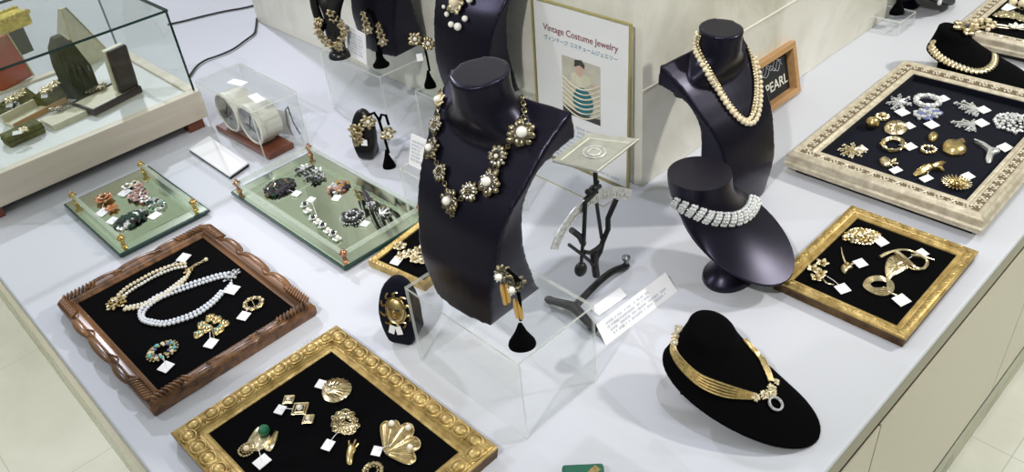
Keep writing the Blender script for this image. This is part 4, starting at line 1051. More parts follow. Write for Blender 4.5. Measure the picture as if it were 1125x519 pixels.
# ------------------------------------------------------------------ small padded stands and earring stands
def pad_stand(px, py, wpx, hpx, yaw, label, mat, tilt=R(14), group='small padded brooch stands'):
    base = at(px, py); mm = (base-CAM).length/FPX
    Wd, Ht = wpx*mm, hpx*mm*1.12
    o = thing('brooch_stand', label, 'brooch stand', base, yaw, group)     # local -x is the front
    rt = Matrix.Rotation(tilt, 3, 'Y'); b = MB(); n = 28
    def outline(k):
        pts = []
        for i in range(n):
            a = 2*PI*i/n; x, z = math.cos(a), math.sin(a)
            y = x*Wd/2*(1-0.13*max(0, -z)); zz = Ht/2+z*Ht/2
            if z < -.82: zz = Ht/2-.82*Ht/2
            pts.append((y*k, (zz-Ht/2)*k+Ht/2-(.09*Ht)))
        return pts
    th = Wd*.30
    rgs = []
    for x, k in ((-th/2, .86), (-th*.42, .95), (-th*.2, 1.0), (th*.3, 1.0), (th/2, .93)):
        rgs.append([rt @ Vector((x, y, z)) + Vector((th*.2, 0, .0)) for y, z in outline(k)])
    b.rings(rgs)
    zmin = min(v.co.z for v in b.bm.verts)
    for v in b.bm.verts: v.co.z -= zmin
    b.build('padded_face', mat, o, True)
    b = MB(); b.box((th*.5+Wd*.30, 0, Ht*.11), (Wd*.62, Wd*.55, Ht*.22)); f = b.build('foot', mat, o); bv = f.modifiers.new('bevel', 'BEVEL'); bv.width = .004; bv.segments = 3
    frontc = base + Matrix.Rotation(yaw, 3, 'Z') @ (rt @ Vector((-th/2, 0, Ht*.5)) + Vector((th*.2, 0, -zmin)))
    nr = Matrix.Rotation(yaw, 3, 'Z') @ (rt @ Vector((-1, 0, 0)))
    up = Matrix.Rotation(yaw, 3, 'Z') @ (rt @ Vector((0, 0, 1)))
    return o, frontc, nr, up, mm
_, fc, nr, up, mm = pad_stand(441, 379, 47, 78, R(28), 'small navy oval stand beside the acrylic riser, carrying the sun mask', 'navyvelvet')
sd = up.cross(nr)
W_ = Worn('brooch', 'gold mask brooch with curling sun rays on the small oval stand', 'brooch', fc+nr*.002)
W_.o.scale = (1.3,)*3; M3 = Matrix((sd, up, nr)).transposed(); b = MB()
b.sph((0, 0, 0), .001, 20, 14, (11.5, 15.5, 6.5), M3); b.sph(M3 @ Vector((0, -.0015, .0062)), .001, 8, 6, (1.6, 4.2, 2.6), M3)
b.tube([M3 @ Vector((11.8*math.cos(2*PI*k/24), 15.8*math.sin(2*PI*k/24), 1.2))*.001 for k in range(24)], .0012, 5, True)
b.build('mask_face', 'gold', W_.o, True)
b = MB()
for sg in (-1, 1): b.sph(M3 @ Vector((sg*.0045, .0032, .0056)), .001, 8, 6, (2.7, 1.3, 1.2), M3)
b.sph(M3 @ Vector((0, -.0085, .0048)), .001, 8, 6, (3.2, 1.1, 1.2), M3); b.build('eye_and_mouth_openings', 'jet', W_.o, True)
for k in range(10):
    a = PI/2+2*PI*k/10; c = Vector((math.cos(a)*13, math.sin(a)*17, 0)); e = Vector((math.cos(a), math.sin(a), 0)); t = Vector((-e.y, e.x, 0)); b = MB()
    b.tube([M3 @ ((c+e*(q_*6.5)+t*(2.6*math.sin(q_*4.5))+Vector((0, 0, 1)))*.001) for q_ in [i/9 for i in range(9)]]+[M3 @ ((c+e*(5.0)+t*(-3.4*1.0)+Vector((0, 0, 1)))*.001)], .0011, 5); b.build('curled_ray', 'gold', W_.o, True)
for sg in (-1, 1): b = MB(); b.box(M3 @ Vector((sg*.0042-.001, -.0235, .003)), (.007, .010, .0008), M3 @ Matrix.Rotation(.25*sg, 3, 'Z')); b.build('price_tag', 'paper', W_.o)
_, fc, nr, up, mm = pad_stand(402, 176, 28, 54, R(30), 'small black oval stand with a gold flower, left of the looped earring stand', 'black')
W_ = Worn('brooch', 'gold flower brooch on the small black oval stand', 'brooch', fc+nr*.002)
sd = up.cross(nr)
for x, y, r in ((-.012, -.006, .010), (-.004, .008, .012), (-.016, .008, .009), (-.003, -.012, .009), (-.012, -.02, .008)): W_.rosette(W_.p+sd*x+up*y+nr*.003, nr, r, ['antgold', 'palegold'], False, n=6, name='flower', rs=.4)
W_.card(W_.p+sd*.006-up*.018+nr*.005, .013, .012, nr)

def cone_stand(px, py, h, label, bw, bh, path, r=.0022, group='black earring stands', flared=False):
    base = at(px, py, h); o = thing('earring_stand', label, 'earring stand', base, 0, group)
    b = MB()
    if flared: b.lathe([(bw/2, 0), (bw/2, .003), (bw*.40, .006), (bw*.24, bh*.5), (bw*.18, bh)], (0, 0, 0), 24)
    else: b.lathe([(bw/2*.96, 0), (bw/2, .003), (bw/2*.92, .008), (bw*.22, bh*.62), (bw*.07, bh)], (0, 0, 0), 24, None, .75, 1.0)
    bb = b.build('base', 'velvet', o, True); bb.rotation_euler = (0, 0, R(50))
    for p in path:
        b = MB(); b.tube([q-base for q in p], r, 8); b.build('stem', 'velvet', o, True)
    return o, base
def up_plane(base):
    """upright plane through base facing the camera sideways: pixel to point"""
    nrm = Vector((base.x, base.y, 0)).normalized()
    def f(px, py):
        d = ray(px, py); return CAM+d*((base-CAM).dot(nrm)/d.dot(nrm))
    return f
def drop(label, P, parts_, group=None, name='earring'):
    W_ = Worn(name, label, 'earring', P, group); return W_
# front one, on the riser
bs_ = at(574, 380, H1); U = up_plane(bs_)
cone_stand(574, 380, H1, 'black velvet earring stand on the riser at the foot of the middle bust', .034, .036, [[U(572, 352), U(571, 330), U(566, 304), U(557, 296)], [U(566, 304), U(572, 310)]])
W_ = Worn('earring', 'amber drop earring with a black and pearl top, nearer pair piece', 'earring', U(570, 322), 'amber drop earrings')
nrc = (CAM-W_.p).normalized(); W_.rosette(U(567, 312), nrc, .0105, ['oldgold', 'jet'], False); W_.rosette(U(562.5, 319)+nrc*.004, nrc, .0055, ['silver'], True, .0042)
b = MB()
for i, (x0, y0, x1, y1) in enumerate(((565, 329, 569, 349), (569.5, 331, 573, 350))): b.tube([U(x0, y0)-W_.p, U((x0+x1)/2, (y0+y1)/2)-W_.p, U(x1, y1)-W_.p], [.0016, .0034, .0028], 6)
b.build('amber_drop', 'amber', W_.o, True)
W_ = Worn('earring', 'amber drop earring with a black and pearl top, behind the nearer one', 'earring', U(552, 306), 'amber drop earrings')
W_.rosette(U(552, 301), nrc, .0100, ['oldgold', 'jet'], False); W_.rosette(U(548, 305)+nrc*.004, nrc, .0055, ['silver'], True, .0042)
b = MB(); b.tube([U(551, 313)-W_.p, U(553, 322)-W_.p, U(555.5, 334)-W_.p], [.0018, .0036, .0030], 6); b.tube([U(556, 312)-W_.p, U(558, 322)-W_.p, U(559, 332)-W_.p], [.0016, .003, .0024], 6); b.build('amber_drop', 'amber', W_.o, True)
# looped one on the counter
bs_ = at(428, 184); U = up_plane(bs_)
cone_stand(428, 184, 0, 'black earring stand with two curled arms beside the black oval stand', .026, .040, [[U(427, 168), U(422, 150), U(416, 131), U(411, 124), U(406, 126), U(405, 131)], [U(417, 133), U(419, 126), U(424, 127), U(427, 137)]], .0028)
for x, y, lab in ((404.5, 134, 'gold flower earring on the left arm of the looped stand'), (426.5, 147, 'cream flower earring on the right arm of the looped stand')):
    W_ = Worn('earring', lab, 'earring', U(x, y)); nrc = (CAM-W_.p).normalized(); W_.rosette(W_.p+nrc*.004, nrc, .0125, ['antgold', 'creampearl'], True, .004, n=7, rs=.4)
# stand on the third riser
bs_ = at(473, 96, .12); U = up_plane(bs_)
cone_stand(473, 96, .12, 'slim black earring stand with a pair of rosette earrings, by the back bust', .024, .036, [[U(472, 78), U(469, 62), U(466, 50)], [U(456, 45), U(466, 50), U(473, 48)]], .0022)
for x, y, lab in ((456, 43, 'left pearl rosette earring on the slim stand'), (470.5, 48, 'right pearl rosette earring on the slim stand')):
    W_ = Worn('earring', lab, 'earring', U(x, y)); nrc = (CAM-W_.p).normalized(); W_.rosette(W_.p+nrc*.004, nrc, .0125, ['antgold', 'creampearl'], True, .004, n=9)
    if x < 460: W_.card(U(461, 63)+nrc*.004, .012, .014, nrc)
# flared stand on the back riser
bs_ = at(419, 72, H1); U = up_plane(bs_)
cone_stand(419, 72, H1, 'thick flared black earring stand on the back riser', .034, .030, [[U(418, 64), U(416, 45), U(413, 25), U(409, 14), U(402, 10)]], .0055, flared=True)
for x, y, dx, lab in ((401, 24, 0, 'left long drop earring on the flared stand'), (417.5, 37, 0, 'right long drop earring on the flared stand')):
    W_ = Worn('earring', lab, 'earring', U(x, y)); nrc = (CAM-W_.p).normalized()
    for k in range(4): W_.rosette(U(x-2+k*1.6, y-9+k*6)+nrc*.008, nrc, .0055+.0016*k, ['antgold', 'creampearl'], k == 3, .003, n=6, name='drop_link')

# ------------------------------------------------------------------ mannequin hand
hb = at(372, 62, H1); U = up_plane(hb)
o = thing('mannequin_hand', 'glossy black mannequin hand standing on the back riser, wearing bracelets', 'display hand', hb, 0)
def skin_mesh(chains):
    b = bmesh.new(); sk = b.verts.layers.skin.verify(); 
    first = None
    for ch in chains:
        prev = None
        for j, (p, r) in enumerate(ch):
            if j == 0 and first is not None and ch[0][0] is None: prev = first[ch[0][1]]; continue
            v = b.verts.new(p); v[sk].radius = r if isinstance(r, tuple) else (r, r)
            if prev is not None: b.edges.new((prev, v))
            prev = v
            if ch is chains[0]:
                first = first or []; first.append(v)
    me = bpy.data.meshes.new('hand'); b.verts.ensure_lookup_table(); b.verts[0][sk].use_root = True; b.to_mesh(me); b.free()
    return me
def hp(px, py, dz=0.0): return U(px, py)-hb
body = [(hp(373, 62), (.020, .018)), (hp(372, 50), (.019, .016)), (hp(369, 36), (.024, .015)), (hp(365, 18), (.030, .014)), (hp(363, 4), (.029, .012))]
chs = [body]
for x0, y0, x1, y1, x2, y2, x3, y3 in ((351, -4, 349, -22, 349, -38, 351, -50), (359, -7, 358, -30, 358, -50, 360, -64), (367, -7, 368, -30, 369, -48, 371, -60), (375, -3, 378, -20, 380, -34, 381, -44)):
    chs.append([(None, 4), (hp(x0, y0), .0085), (hp(x1, y1), .0078), (hp(x2, y2), .0070), (hp(x3, y3), .0055)])
chs.append([(None, 2), (hp(352, 26), .011), (hp(346, 8), .0095), (hp(343, -8), .0085), (hp(342, -18), .0065)])
me = skin_mesh(chs)
ho = bpy.data.objects.new('hand', me); COL.objects.link(ho); ho.parent = o; me.materials.append(MT['black'])
sm = ho.modifiers.new('skin', 'SKIN'); sm.use_smooth_shade = True
ss = ho.modifiers.new('subd', 'SUBSURF'); ss.levels = 2; ss.render_levels = 2
b = MB(); b.lathe([(.024, 0), (.0245, .003), (.022, .008), (.018, .012)], (hp(374, 62).x, hp(374, 62).y, 0), 24); b.build('wrist_base', 'black', o, True)
vw = (CAM-hb).normalized()
for nm, lab, pts in (('bracelet', 'gold leaf bracelet draped over the thumb side of the black hand', [(350, 24), (349, 32), (353, 40), (359, 46), (366, 49), (373, 48)]), ('bracelet', 'gold flower bracelet hanging across the palm of the black hand', [(363, 15), (368, 22), (374, 27), (378, 34), (375, 41), (372, 48), (373, 56)])):
    P = [U(x, y)+vw*.021 for x, y in pts]; W_ = Worn(nm, lab, 'bracelet', P[2], 'bracelets on the black hand')
    Q = resample(spline(P, 6), .012)
    for q in Q: W_.rosette(q, vw, .0085, ['antgold', 'creampearl'], False, n=6, name='flower_link', rs=.4)
    W_.links(spline(P, 6), .003, 'palegold', .0007)

# ------------------------------------------------------------------ glass showcase
SX0, SX1, SY0, SY1 = 0.10, 0.592, 1.668, 2.085
SH0, SH1, SH2 = 0.022, 0.085, 0.262
o = thing('glass_showcase', 'glass topped showcase on a pale oak base at the upper left', 'showcase', ((SX0+SX1)/2, (SY0+SY1)/2, TZ), R(0.8))
w, l = SX1-SX0, SY1-SY0
b = MB(); t = 0.022
for cx_, cy_, dx, dy in ((0, -l/2+t/2, w, t), (0, l/2-t/2, w, t), (-w/2+t/2, 0, t, l-2*t), (w/2-t/2, 0, t, l-2*t)): b.box((cx_, cy_, (SH0+SH1)/2), (dx, dy, SH1-SH0))
fr_ = b.build('wooden_base', 'paleoak', o); bv = fr_.modifiers.new('bevel', 'BEVEL'); bv.width = .0015; bv.segments = 2
b = MB(); b.box((0, 0, SH1-.010), (w-2*t+.002, l-2*t+.002, .008)); b.build('display_bed', 'whitepanel', o)
b = MB(); b.box((0, 0, SH0+.004), (w-2*t, l-2*t, .006)); b.build('bottom_board', 'black', o)
for sx, sy in ((-1, -1), (1, -1), (1, 1), (-1, 1)): b = MB(); b.box((sx*(w/2-.032), sy*(l/2-.02), SH0/2), (.036, .03, SH0)); b.build('foot', 'redwood', o)
gm = ['glass', 'greenedge']; g = .005; iw, il = w-.018, l-.018; hz = SH2-SH1
for nm, c, d in (('front_pane', (0, -il/2, SH1+hz/2), (iw, g, hz)), ('back_pane', (0, il/2, SH1+hz/2), (iw, g, hz)), ('side_pane', (iw/2, 0, SH1+hz/2), (g, il-g, hz)), ('side_pane', (-iw/2, 0, SH1+hz/2), (g, il-g, hz)), ('top_pane', (0, 0, SH2+g/2), (iw+g, il+g, g))):
    b = MB(); b.sheet(c, d); b.build(nm, gm, o)
HBD = SH1-.006
gs = 'jewels in the glass showcase'
def boxed(name, label, cat, px, py, h=HBD, rz=0.0): return thing(name, label, cat, at(px, py, h), rz, None)
def wedge(o, w_, d_, h_, mat, name='body', off=(0, 0, 0), rot=0.0):
    b = MB(); rm = Matrix.Rotation(rot, 3, 'Z'); of = Vector(off)
    f_ = lambda y, z: Vector((0, y, z))
    sec = [(-d_/2, 0), (-d_/2, h_*.25), (0, h_), (d_/2, h_*.25), (d_/2, 0)]
    b.rings([[of+rm @ Vector((x*w_/2, y, z)) for y, z in sec] for x in (-1, 1)])
    return b.build(name, mat, o)
for px, py, wd, rz, lab in ((60, 110, .085, .55, 'olive green wedge pad with a gold earring cluster, inside the glass showcase'), (22, 120, .075, .5, 'olive green wedge pad nearest the left picture edge, inside the glass showcase')):
    o = boxed('display_pad', lab, 'display pad', px, py, rz=rz); wedge(o, wd, .060, .034, 'olive')
    p = at(px-4, py-12, HBD+.034); W_ = Worn('earring', 'gold earring cluster on the '+('left' if px < 40 else 'right')+' olive wedge pad in the showcase', 'earring', p)
    for dx, dy in ((0, 0), (.014, .008), (-.014, -.004)): W_.rosette(p+Vector((dx, dy, .003)), Vector((-.3, -.3, 1)), .011, ['palegold', 'creampearl'], False, n=6, rs=.4)
    W_.card(p+Vector((-.02, -.012, -.004)), .014, .010, Vector((-.4, -.5, .8)))
o = boxed('display_pad', 'small flat olive box at the front of the glass showcase', 'display pad', 28, 152, rz=.12)
b = MB(); b.box((0, 0, .012), (.075, .034, .024)); q_ = b.build('body', 'olive', o); bv = q_.modifiers.new('bevel', 'BEVEL'); bv.width = .003; bv.segments = 2
b = MB(); b.box((0, 0, .0125), (.0755, .0345, .003)); b.build('lid_seam', 'darkolive', o)
p = at(26, 143, HBD+.026); W_ = Worn('ring', 'gold ring with a white tag on the flat olive box', 'ring', p); W_.rosette(p, Vector((0, -.2, 1)), .009, ['palegold', 'rhinestone'], False, n=6, rs=.4); W_.card(p+Vector((-.013, -.004, .0015)), .018, .012, Vector((-.1, -.2, 1)))
o = boxed('jewel_case', 'long open cream case with a brown edge, in the middle of the glass showcase', 'jewel case', 40, 125, rz=.28)
b = MB(); b.box((0, 0, .004), (.125, .040, .008)); b.box((0, .017, .014), (.125, .005, .020)); b.build('tray', 'cream', o)
b = MB(); b.box((0, -.020, .006), (.127, .004, .012)); b.build('rim', 'orangewood', o)
p = at(16, 118, HBD+.018); W_ = Worn('watch', 'black and silver dress watch beside the long cream case', 'watch', p); W_.rosette(p, Vector((-.3, -.4, 1)), .014, ['silver', 'jet'], True, .006, pmat='jet')
o = boxed('display_pad', 'square cream pad with a dark brooch, right of the long cream case', 'display pad', 72, 132, rz=.12); b = MB(); b.box((0, 0, .006), (.075, .055, .012)); b.build('body', 'cream', o)
p = at(66, 121, HBD+.014); W_ = Worn('brooch', 'dark stone brooch on the square cream pad in the showcase', 'brooch', p)
for dx, dy in ((0, 0), (.016, .004), (-.012, .008)): W_.rosette(p+Vector((dx, dy, .002)), Vector((0, 0, 1)), .011, ['oldgold', 'smoky'], False, n=6)
# open jewel case with a raised lid
o = boxed('jewel_case', 'open dark brown jewel case with a cream lining at the right of the showcase', 'jewel case', 120, 112, rz=.22)
b = MB(); b.box((0, 0, .008), (.115, .075, .016)); b.build('case_base', 'cream', o)
b = MB(); b.frame(.112, .072, [(0, .016), (0, .0185), (.004, .0185), (.004, .004), (0, .004)]); b.build('case_rim', 'brownbox', o)
lr = Matrix.Rotation(R(8), 3, 'X')
b = MB(); b.box((.040, -.032, .066), (.046, .012, .100), lr); q_ = b.build('raised_lid', 'brownbox', o); bv = q_.modifiers.new('bevel', 'BEVEL'); bv.width = .005; bv.segments = 3
b = MB(); b.box((.039, -.020, .067), (.047, .014, .097), lr); q_ = b.build('lid_lining', 'cream', o); bv = q_.modifiers.new('bevel', 'BEVEL'); bv.width = .003; bv.segments = 2
p = at(107, 98, HBD+.020); W_ = Worn('brooch', 'dark openwork brooch in the open jewel case', 'brooch', p)
for dx, dy in ((-.016, -.004), (0, 0), (.014, .006), (.006, -.008)): W_.rosette(p+Vector((dx, dy, .002)), Vector((0, 0, 1)), .010, ['oldgold', 'smoky'], False, n=6)
o = boxed('draped_stand', 'tall dark olive fabric stand behind the open jewel case', 'display stand', 92, 101, rz=.1)
b = MB(); b.rings([[Vector((x*k, y*k+dy, z)) for x, y in ((-.026, -.030), (.020, -.034), (.030, .004), (.020, .036), (-.026, .030), (-.036, 0))] for k, z, dy in ((1, 0, 0), (1.05, .03, .002), (1.0, .07, .008), (.8, .105, .012), (.35, .128, .016))]); b.build('drape', 'darkolive', o, True)
b = MB()
for k in range(5): b.tube([Vector((-.030+.013*k, -.033, .004)), Vector((-.024+.012*k, -.030, .06)), Vector((-.010+.006*k, -.004, .118))], .0035, 6)
b.build('folds', 'darkolive', o, True)
o = boxed('red_case', 'upright faded red patterned case at the left picture edge, in the showcase', 'case', 26, 92, rz=.35)
b = MB(); b.box((-.012, .02, .055), (.085, .020, .105), Matrix.Rotation(R(-14), 3, 'X')); q_ = b.build('body', 'redbox', o); bv = q_.modifiers.new('bevel', 'BEVEL'); bv.width = .006; bv.segments = 3
b = MB(); b.box((.030, .020, .055), (.004, .0215, .106), Matrix.Rotation(R(-14), 3, 'X')); b.build('gilt_edge', 'palegold', o)
o = boxed('gilt_casket', 'yellow gilt ornate casket at the back of the showcase', 'casket', 22, 58, HBD, .2)
b = MB(); b.box((0, 0, .03), (.05, .045, .06)); b.build('pedestal', 'darkolive', o)
b = MB(); b.box((0, 0, .078), (.105, .055, .036)); q_ = b.build('casket_body', 'yellow', o); bv = q_.modifiers.new('bevel', 'BEVEL'); bv.width = .008; bv.segments = 2
b = MB()
for i in range(9):
    b.sph((-.048+.012*i, -.028, .094), .007, 8, 6); b.sph((-.048+.012*i, .028, .094), .007, 8, 6)
b.build('gilt_beading', 'yellow', o, True)
o = boxed('tent_stand', 'pale translucent tent shaped stand at the back of the showcase', 'display stand', 92, 66, HBD, .35)
b = MB()
b.rings([[Vector((-.045, -.045, 0)), Vector((.045, -.045, 0)), Vector((.045, .045, 0)), Vector((-.045, .045, 0))], [Vector((-.006, -.006, .13)), Vector((.006, -.006, .13)), Vector((.006, .006, .13)), Vector((-.006, .006, .13))]]); b.build('body', 'cream', o)
b = MB()
for sx, sy in ((-1, -1), (1, -1), (1, 1)): b.bar((sx*.0455, sy*.0455, 0), (sx*.0062, sy*.0062, .13), .0018, 6)
b.build('piping', 'palegold', o)

# ------------------------------------------------------------------ cables
def cable(label, pts, h=.0035, r=.0026):
    P = [at(x, y, h) for x, y in pts]; o = MB(); o.tube([p-P[0] for p in spline(P, 8)], r, 8); c = o.build('cable', 'cable', None, True); c.location = P[0]
    tag(c, label, 'cable')
cable('black cable running straight from behind the showcase to the pillar', [(184, 27), (200, 23.5), (222, 18), (246, 12.5), (266, 9), (279, 6)])
cable('black cable curling from the showcase to the pillar corner', [(208, 84), (216, 73), (226, 66), (240, 61), (256, 54), (270, 44), (279, 37), (281, 30), (282, 20)], .0045)

# ------------------------------------------------------------------ twin drum device under its cover
o = thing('twin_drum_device', 'two ivory drums with grey round dials on a red brown wooden plinth', 'twin drum device', (0.622, 1.530, TZ), R(2))
b = MB(); b.box((0, 0, .007), (.062, .212, .014)); q_ = b.build('plinth', 'redwood', o); bv = q_.modifiers.new('bevel', 'BEVEL'); bv.width = .003; bv.segments = 2
rx = Matrix.Rotation(R(-90), 3, 'Y')
for y in (.050, -.042):
    b = MB(); b.lathe([(.030, -.030), (.042, -.026), (.0425, .014), (.0445, .016), (.0445, .024), (.0405, .026), (.0395, .0225), (.001, .0225)], (0.004, y, .057), 40, rx @ Matrix.Identity(3)); b.build('drum', 'whitepaint', o, True)
    b = MB(); b.lathe([(.039, 0), (.039, .001), (.0385, .0015)], (-.0178, y, .057), 36, rx); d_ = b.build('dial', 'dial', o, True)
    b = MB(); b.box((-.0196, y, .060), (.0008, .003, .046), Matrix.Rotation(R(30), 3, 'X')); b.box((-.0196, y, .050), (.0008, .030, .003), Matrix.Rotation(R(20), 3, 'X')); b.build('hands', 'iron', d_)
    b = MB(); b.box((0.004, y, .017), (.03, .03, .012)); b.build('bracket', 'whitepaint', o)
riser(0.583, 1.418, 0.690, 1.652, .118, 'clear acrylic cover over the twin ivory drums')
def slab(name, label, cat, corners, th, mat, group=None, kids=None):
    """flat slab on four given corner points (top face), thickness downwards"""
    c = sum(corners, Vector())/4; o = thing(name, label, cat, c, 0, group)
    n = (corners[1]-corners[0]).cross(corners[3]-corners[0]).normalized()
    if n.z < 0: n = -n
    b = MB(); b.rings([[p-c for p in corners], [p-c-n*th for p in corners]]); b.build('card', mat, o)
    return o, c, n
def print_lines(o, c, n, corners, rows, mat, m=(.1, .9, .15, .85), dens=16, fill=.75, seed=1, name='printed_text'):
    """rows of tiny unreadable marks, corners = top left, top right, bottom right, bottom left"""
    r_ = random.Random(seed); b = MB(); tl, tr, br_, bl = corners
    for i in range(rows):
        v = m[2]+(m[3]-m[2])*(i+.5)/rows; hv = (m[3]-m[2])/rows*.32
        ln = r_.uniform(.65, 1.0); u = m[0]
        while u < m[0]+(m[1]-m[0])*ln:
            du = (m[1]-m[0])/dens*r_.uniform(.4, 1.1)
            f = lambda a, e: (tl.lerp(tr, a)).lerp(bl.lerp(br_, a), e)-c+n*.0003
            if r_.random() < fill:
                vs = [b.bm.verts.new(f(a, e)) for a, e in ((u, v-hv), (u+du*.7, v-hv), (u+du*.7, v+hv*r_.uniform(.2, 1)), (u, v+hv))]
                b.bm.faces.new(vs)
            u += du
    b.build(name, mat, o)
for px, py, rz, lab in ((261, 91, .25, 'white paper slip on top of the clear cover, rear one'), (282, 108, -.1, 'white paper slip on top of the clear cover, front one')):
    p = at(px, py, .1185); o = thing('paper_slip', lab, 'paper slip', p, rz); b = MB(); b.box((0, 0, .0006), (.020, .044, .0008)); b.build('slip', 'paper', o)
cs = [at(207.5, 163.5, .009), at(229.5, 149.5, .009), at(272.5, 179, .009), at(252, 193.5, .009)]
o, c, n = slab('place_card', 'blank white card on a dark backing lying left of the twin drums', 'card', cs, .003, 'paper')
b = MB(); b.rings([[p-c-n*.003 for p in cs], [p-c-Vector((0, 0, p.z-TZ-.0005)) for p in cs]]); b.build('dark_backing', 'black', o)
p = at(322, 150); o = thing('card_clip', 'small white folded card in a metal clip under the right end of the cover', 'card', p, R(20))
b = MB(); b.tube([(0, 0, .003), (-.002, .004, .03), (.002, .002, .062), (.004, -.004, .070), (.006, -.006, .03), (.008, -.014, .003)], .0016, 6); b.build('clip', 'pewter', o, True)
b = MB(); b.box((.003, .016, .030), (.0015, .030, .052), Matrix.Rotation(R(12), 3, 'Y')); b.build('folded_card', 'paper', o)

# ------------------------------------------------------------------ cards
vz = Vector((0, 0, 1))
def upcard(label, tl, tr, br_, bl, seed, rows=6, th=.0012):
    o, c, n = slab('info_card', label, 'card', [tl, tr, br_, bl], th, 'paper', 'printed white cards')
    if n.dot(CAM-c) < 0: n = -n
    print_lines(o, c, n, [tl, tr, br_, bl], rows, 'paleink', seed=seed, dens=34)
    return o, c, n
# long price card leaning on a clear wedge by the scale
bl, br_ = at(666, 380), at(744.5, 320); tl, tr = at(655, 357, .020), at(731, 299.5, .020)
o, c, n = upcard('long slanted white card with printed rows beside the black scale foot', tl, tr, br_, bl, 3, 4)
b = MB(); up_ = Vector((0, 0, .0012))
b.rings([[bl-c, tl-c, Vector((tl.x, tl.y, TZ))-c], [br_-c, tr-c, Vector((tr.x, tr.y, TZ))-c]]); wd = b.build('clear_wedge', 'acrylic', o)
cs = [at(649, 339, .004), at(681, 316, .004), at(689, 325, .002), at(658, 347, .002)]
o, c, n = slab('info_card', 'short blank white card lying behind the long slanted one', 'card', cs, .0015, 'paper', 'printed white cards')
# white cards on risers
p = at(391, 66, H1); bl, br_ = at(382.5, 60.5, H1), at(403, 71.5, H1); t_ = Vector((.012, .002, .062))
upcard('small printed white card leaning beside the black hand', bl+t_, br_+t_, br_, bl, 5, 7)
b4 = at(440, 186, .1); bl, br_ = at(443, 184, .1)+Vector((.012, 0, 0)), at(460, 192, .1)+Vector((.012, 0, 0)); t_ = Vector((.018, .002, .052))
upcard('white card standing on the low riser behind the middle bust', bl+t_, br_+t_, br_, bl, 6, 6)

# ------------------------------------------------------------------ letters
def text(s_, size, mat, parent, loc, rot3, name='lettering', align='CENTER', bold=0.0, ext=.00025):
    cv = bpy.data.curves.new('lettering', 'FONT'); cv.body = s_; cv.size = size; cv.align_x = align; cv.align_y = 'CENTER'; cv.extrude = ext; cv.offset = bold
    t = bpy.data.objects.new('tmp', cv); COL.objects.link(t)
    dg = bpy.context.evaluated_depsgraph_get(); dg.update()
    me = bpy.data.meshes.new_from_object(t.evaluated_get(dg)); bpy.data.objects.remove(t)
    me.materials.clear(); me.materials.append(MT[mat])
    o = bpy.data.objects.new(name, me); COL.objects.link(o); o.parent = parent
    m = rot3.to_4x4(); m.translation = loc; o.matrix_local = m
    return o

# ------------------------------------------------------------------ poster in a clear stand, against the pillar
po = thing('poster_stand', 'white poster in a clear stand with yellowed edges, leaning at the pillar', 'poster', (0.955, 0.897, TZ+.0012), 0)
lean = R(1.8)
Yp = Vector((math.sin(lean), 0, math.cos(lean))); Xp = Vector((0, -1, 0)); Zp = Xp.cross(Yp)
PM = Matrix((Xp, Yp, Zp)).transposed()
PW, PH = .212, .300
def pp(x, y, z=0.0): return PM @ Vector((x*PW, y*PH, z))       # x -0.5..0.5, y 0..1
b = MB(); b.sheet(PM @ Vector((0, PH/2+.004, .0012)), (PW+.010, PH+.010, .002), PM); b.build('front_sheet', ['acrylic', 'yellowedge'], po)
b = MB(); b.sheet(PM @ Vector((0, PH/2+.004, -.0022)), (PW+.010, PH+.010, .002), PM); b.build('back_sheet', ['acrylic', 'yellowedge'], po)
b = MB(); b.sheet((-.032, 0, .0015), (.070, PW+.010, .003)); b.build('foot_sheet', ['acrylic', 'yellowedge'], po)
b = MB()
for x in (-.5, .5): b.box(PM @ Vector((x*(PW+.008), PH/2+.004, -.0004)), (.0025, PH+.010, .0052), PM)
b.box(PM @ Vector((0, PH+.008, -.0004)), (PW+.010, .0025, .0052), PM); b.box(PM @ Vector((0, .001, -.0004)), (PW+.010, .003, .0052), PM)
b.build('edge_strips', 'yellowedge', po)
b = MB(); b.box(PM @ Vector((0, PH/2+.004, -.0006)), (PW, PH, .0008), PM); pg = b.build('poster_sheet', 'paper', po)
text('Vintage Costume Jewelry', .0165, 'redink', pg, pp(.0, .868, .0001), PM, bold=.00012, ext=.0001)
text('ヴィンテージ コスチュームジュエリー', .0098, 'blueink', pg, pp(0, .805, .0001), PM, bold=.0001, ext=.0001)
def flat(pts, mat, name, z, parent):
    b = MB(); b.rings([[pp(x, y, z) for x, y in pts], [pp(x, y, z+.00008) for x, y in pts]]); return b.build(name, mat, parent)
pic = flat([(-.20, .36), (.22, .36), (.22, .73), (-.20, .73)], 'printbg', 'printed_picture', .0000, pg)
ell = lambda cx_, cy_, a, c_, n=20: [(cx_+a*math.cos(2*PI*k/n), cy_+c_*math.sin(2*PI*k/n)) for k in range(n)]
flat(ell(.03, .47, .115, .095), 'teal', 'printed_teal_garment', .0001, pic)
flat([(-.11, .58), (.0, .56), (.13, .60), (.11, .645), (.04, .655), (-.09, .64)], 'cream', 'printed_collar', .0002, pic)
flat(ell(.0, .665, .043, .038), 'skin', 'printed_face', .0003, pic)
flat([(-.06, .68), (-.055, .725), (.02, .735), (.055, .71), (.05, .685), (.0, .70)], 'hairprint', 'printed_hair', .0004, pic)
flat([(.10, .60), (.14, .61), (.165, .585), (.13, .575)], 'skin', 'printed_hand', .0004, pic)
for k in range(7):
    y = .60-.031*k; b = MB(); pts = [pp(-.195+.41*q_/14, y-.055*math.sin(PI*q_/14)+.012*(q_/14), .0005) for q_ in range(15)]
    b.tube(pts, .0011 if k % 2 else .0016, 5); b.build('printed_pearl_string', 'creampearl' if k % 2 else 'cream', pic)
